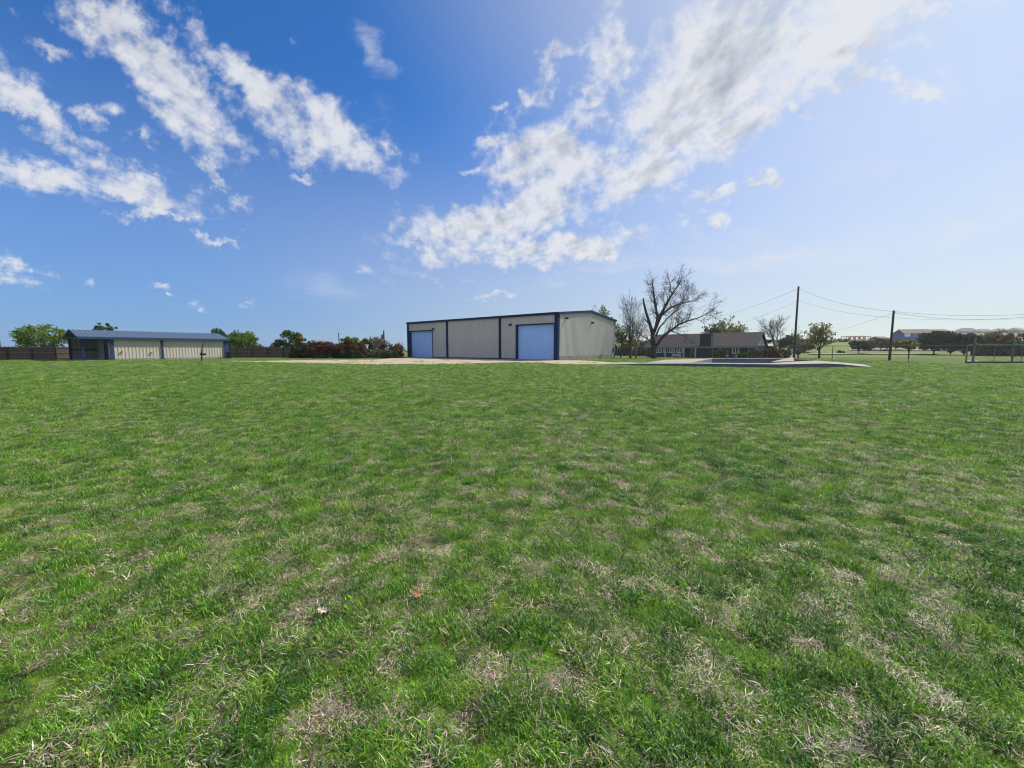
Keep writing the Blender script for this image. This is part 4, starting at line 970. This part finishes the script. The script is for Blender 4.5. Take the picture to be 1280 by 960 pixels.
def broadleaf(coll, n, rad, seed):
    r = random.Random(seed); V_ = []; F_ = []; C_ = []
    for _ in range(n):
        a = r.uniform(0, 6.283); q = rad * math.sqrt(r.random()); c = Vector((q*math.cos(a), q*math.sin(a), r.uniform(.008, .04)))
        nrm = Vector((r.gauss(0,.4), r.gauss(0,.4), 1)).normalized(); u = nrm.orthogonal().normalized(); u.rotate(Matrix.Rotation(r.uniform(0,6.28), 3, nrm)); v = nrm.cross(u)
        s = r.uniform(.0035, .0075); o = len(V_); m = 6
        for k in range(m):
            t_ = k / m * 6.283; V_.append(tuple(c + u*(s*1.3*math.cos(t_)) + v*(s*math.sin(t_)) + nrm * (.002 * math.cos(2*t_))))
        F_.append(tuple(range(o, o+m))); cc = r.choice([(0.055,0.17,0.018),(0.075,0.20,0.022),(0.045,0.145,0.016)]); k = r.uniform(.8,1.2); C_ += [(cc[0]*k,cc[1]*k,cc[2]*k,1)] * m
    me = bpy.data.meshes.new("grass_tuft"); me.from_pydata(V_, [], F_); me.materials.append(GM)
    at = me.color_attributes.new("tint", "FLOAT_COLOR", "POINT"); at.data.foreach_set("color", np.array(C_, dtype=np.float32).ravel())
    o = bpy.data.objects.new("grass_tuft.%03d" % len(coll.objects), me); coll.objects.link(o)
def on_poly(x, y, poly):
    c = False; n = len(poly)
    for i in range(n):
        ax, ay = poly[i][0], poly[i][1]; bx, by = poly[(i + 1) % n][0], poly[(i + 1) % n][1]
        if (ay > y) != (by > y) and x < (bx - ax) * (y - ay) / (by - ay) + ax: c = not c
    return c
GRAVEL = [(p.x, p.y) for p in gp]
CONC = [(8.2,36.0),(11.5,34.4),(15.2,32.5),(20.8,29.9),(25,30.6),(29.6,31.5),(33.6,36.6),(34.6,48.4),(18.3,48.4),(12.6,36.4)]
SHED = [(-53.6,48),(-45.2,60.9),(-51.5,65.1),(-59.9,52.1)]
WARE = [tuple(wl(0,0))[:2], tuple(wl(0,WD))[:2], tuple(wl(-WL,WD))[:2], tuple(wl(-WL,0))[:2]]
def make_grass():
    coll = bpy.data.collections.new("grass_sources")
    for i in range(5): tuft(coll, 56, .066, .020, .052, .0034, .6, [(DEEP, .8), (GREEN, .17), (DRY, .03)] if i < 2 else [(GREEN, .82), (DEEP, .08), (YEL, .08), (DRY, .02)] if i < 4 else [(GREEN, .55), (YEL, .43), (DRY, .02)], i)            # 0-4 turf
    for i in range(3): tuft(coll, 50, .10, .03, .075, .0032, .85, [(GREEN, .66), (YEL, .24), (DRY, .10)], 20 + i)            # 5-7 mixed
    for i in range(5): tuft(coll, 85, .085, .015, .05, .0026, 1.36, [(DRY, .86), (YEL, .06), (GREEN, .08)], 40 + i)                       # 8-12 thatch
    for i in range(3): broadleaf(coll, 75, .075, 60 + i)                                                                  # 13-15 clover
    for i in range(2): tuft(coll, 16, .07, .04, .09, .0024, .8, [(YEL, .6), (DRY, .4)], 80 + i)                           # 16-17 long stems
    BROWN = [(0.085,0.062,0.05),(0.13,0.098,0.08),(0.05,0.038,0.03),(0.20,0.155,0.13)]
    for i in range(2): tuft(coll, 60, .085, .012, .04, .0028, 1.4, [(BROWN, .82), (DEEP, .18)], 90 + i)                  # 18-19 dark matted litter, its colour standing in for shadow in the gaps
    pts = []; kinds = []; rots = []; scl = []
    zones = [(1.0, 4.2, 600, .88), (4.2, 9, 370, .98), (9, 18, 150, 1.25), (18, 32, 50, 1.5), (32, 54, 16, 1.8)]
    for y0, y1, dens, sc in zones:
        hx = 1.45; n = int(dens * hx * (y1*y1 - y0*y0)); yy = np.sqrt(rng.random(n) * (y1*y1 - y0*y0) + y0*y0); xx = (rng.random(n) * 2 - 1) * hx * yy
        for x, y in zip(xx, yy):
            if y > 28 and ((on_poly(x, y, GRAVEL) and noise.noise((x * .5, y * .5, 77)) < .38) or on_poly(x, y, CONC) or on_poly(x, y, SHED) or on_poly(x, y, WARE)): continue
            dry = noise.noise((x * 4.6, y * 4.6, 0)) * .55 + noise.noise((x * .5, y * .5, 5)) * .18 + noise.noise((x * 11, y * 11, 9)) * .5 + DRY_BIAS
            cl = noise.noise((x * .9, y * .9, 20)) + .4 * noise.noise((x * 4, y * 4, 3))
            u = random.random()
            if noise.noise((x * 4.2, y * 6.5, 71)) + noise.noise((x * 11, y * 11, 73)) * .5 > .46: k = random.choice([18, 19, 18, 19, 0])
            elif dry + (u - .5) * .8 > .34: k = random.randint(8, 12)
            elif dry + (u - .5) * .6 > .20: k = random.choice([5, 6, 7, 5, 6, 7, 5, 6, 7, 5, 6, 16, 17] if random.random() < .8 else [8, 9, 10])
            elif cl > .46 and y < 14: k = random.choice([13, 14, 15, 0, 1, 2, 3])
            else:
                tone = noise.noise((x * 5.5, y * 5.5, 51)) * .9 + noise.noise((x * 1.3, y * 1.3, 57)) * .3 + (random.random() - .5) * .7
                k = random.choice([0, 1]) if tone < -.10 else random.choice([2, 3]) if tone < .42 else 4
            if x > 44.5 and y > 38.5: continue
            h = 1 + .35 * noise.noise((x * .8, y * .8, 31)) + .9 * noise.noise((x * 6.5, y * 6.5, 37))
            pts.append((x, y, .0)); kinds.append(k); rots.append((random.gauss(0, .12), random.gauss(0, .12), random.uniform(0, 6.283))); scl.append(sc * random.uniform(.7, 1.25) * min(1.45, max(.45, h)))
    me = bpy.data.meshes.new("grass"); me.from_pydata(pts, [], [])
    a = me.attributes.new("kind_index", "INT", "POINT"); a.data.foreach_set("value", kinds)
    a = me.attributes.new("turn", "FLOAT_VECTOR", "POINT"); a.data.foreach_set("vector", np.array(rots, dtype=np.float32).ravel())
    a = me.attributes.new("size", "FLOAT", "POINT"); a.data.foreach_set("value", scl)
    o = bpy.data.objects.new("grass", me); COL.objects.link(o); tag(o, "patchy green lawn grass mixed with dry straw coloured thatch", "grass", kind="stuff")
    ng = bpy.data.node_groups.new("grass_spread", "GeometryNodeTree")
    ng.interface.new_socket("Geometry", in_out="INPUT", socket_type="NodeSocketGeometry"); ng.interface.new_socket("Geometry", in_out="OUTPUT", socket_type="NodeSocketGeometry")
    gi = ng.nodes.new("NodeGroupInput"); go = ng.nodes.new("NodeGroupOutput"); ip = ng.nodes.new("GeometryNodeInstanceOnPoints"); ci = ng.nodes.new("GeometryNodeCollectionInfo")
    ci.inputs["Collection"].default_value = coll; ci.inputs["Separate Children"].default_value = True; ci.inputs["Reset Children"].default_value = True
    def na(nm, ty):
        n = ng.nodes.new("GeometryNodeInputNamedAttribute"); n.data_type = ty; n.inputs["Name"].default_value = nm; return n.outputs["Attribute"]
    ng.links.new(gi.outputs[0], ip.inputs["Points"]); ng.links.new(ci.outputs[0], ip.inputs["Instance"]); ip.inputs["Pick Instance"].default_value = True
    ng.links.new(na("kind_index", "INT"), ip.inputs["Instance Index"]); ng.links.new(na("turn", "FLOAT_VECTOR"), ip.inputs["Rotation"]); ng.links.new(na("size", "FLOAT"), ip.inputs["Scale"])
    ng.links.new(ip.outputs[0], go.inputs[0])
    md = o.modifiers.new("spread", "NODES"); md.node_group = ng
    print("grass points", len(pts))
DRY_BIAS = 0.10
make_grass()

# fallen oak leaves
def fallen(px, py, m, s, rz, tilt, lab):
    b = G(px, py); out = [(-.5,0),(-.32,.09),(-.25,.28),(-.12,.12),(.02,.33),(.12,.13),(.3,.26),(.34,.08),(.55,0),(.34,-.08),(.3,-.26),(.12,-.13),(.02,-.33),(-.12,-.12),(-.25,-.28),(-.32,-.09)]
    mb = MB(); n = len(out); top = [(x*s, y*s, .25*s*(y*y*4) + .1*s*math.sin(x*5)) for x, y in out]
    mb.add(top + [(0,0,-.02*s)], [(k, (k+1) % n, n) for k in range(n)])
    o = mb.build("fallen_leaf", m, None, fixn=False); sm = o.modifiers.new("t", "SOLIDIFY"); sm.thickness = .0012
    o.location = (b.x, b.y, .04); o.rotation_euler = (tilt, .5, rz); tag(o, lab, "leaf")
fallen(522, 750, M["dead_leaf"], .09, 1.2, .9, "curled orange brown leaf lying on the lawn")
fallen(403, 771, M["bleached_leaf"], .065, .5, .7, "bleached pale leaf lying on the lawn")

# ------------------------------------------------------------------ air
def haze():
    mb = MB().box(-840, 1080, -160, 880, -1.4, 30)
    m, nt, out = mat("thin_haze"); v = N(nt, "ShaderNodeVolumePrincipled", ins={"Density": HAZE, "Anisotropy": 0.3}); v.inputs["Color"].default_value = (0.92, 0.95, 1.0, 1)
    L(nt, v.outputs[0], out.inputs["Volume"]); o = mb.build("haze", m); tag(o, "thin pale haze in the air", "haze", kind="stuff"); o.display_type = "WIRE"
HAZE = 0.00018
haze()
scene.cycles.volume_bounces = 0; scene.cycles.volume_max_steps = 64
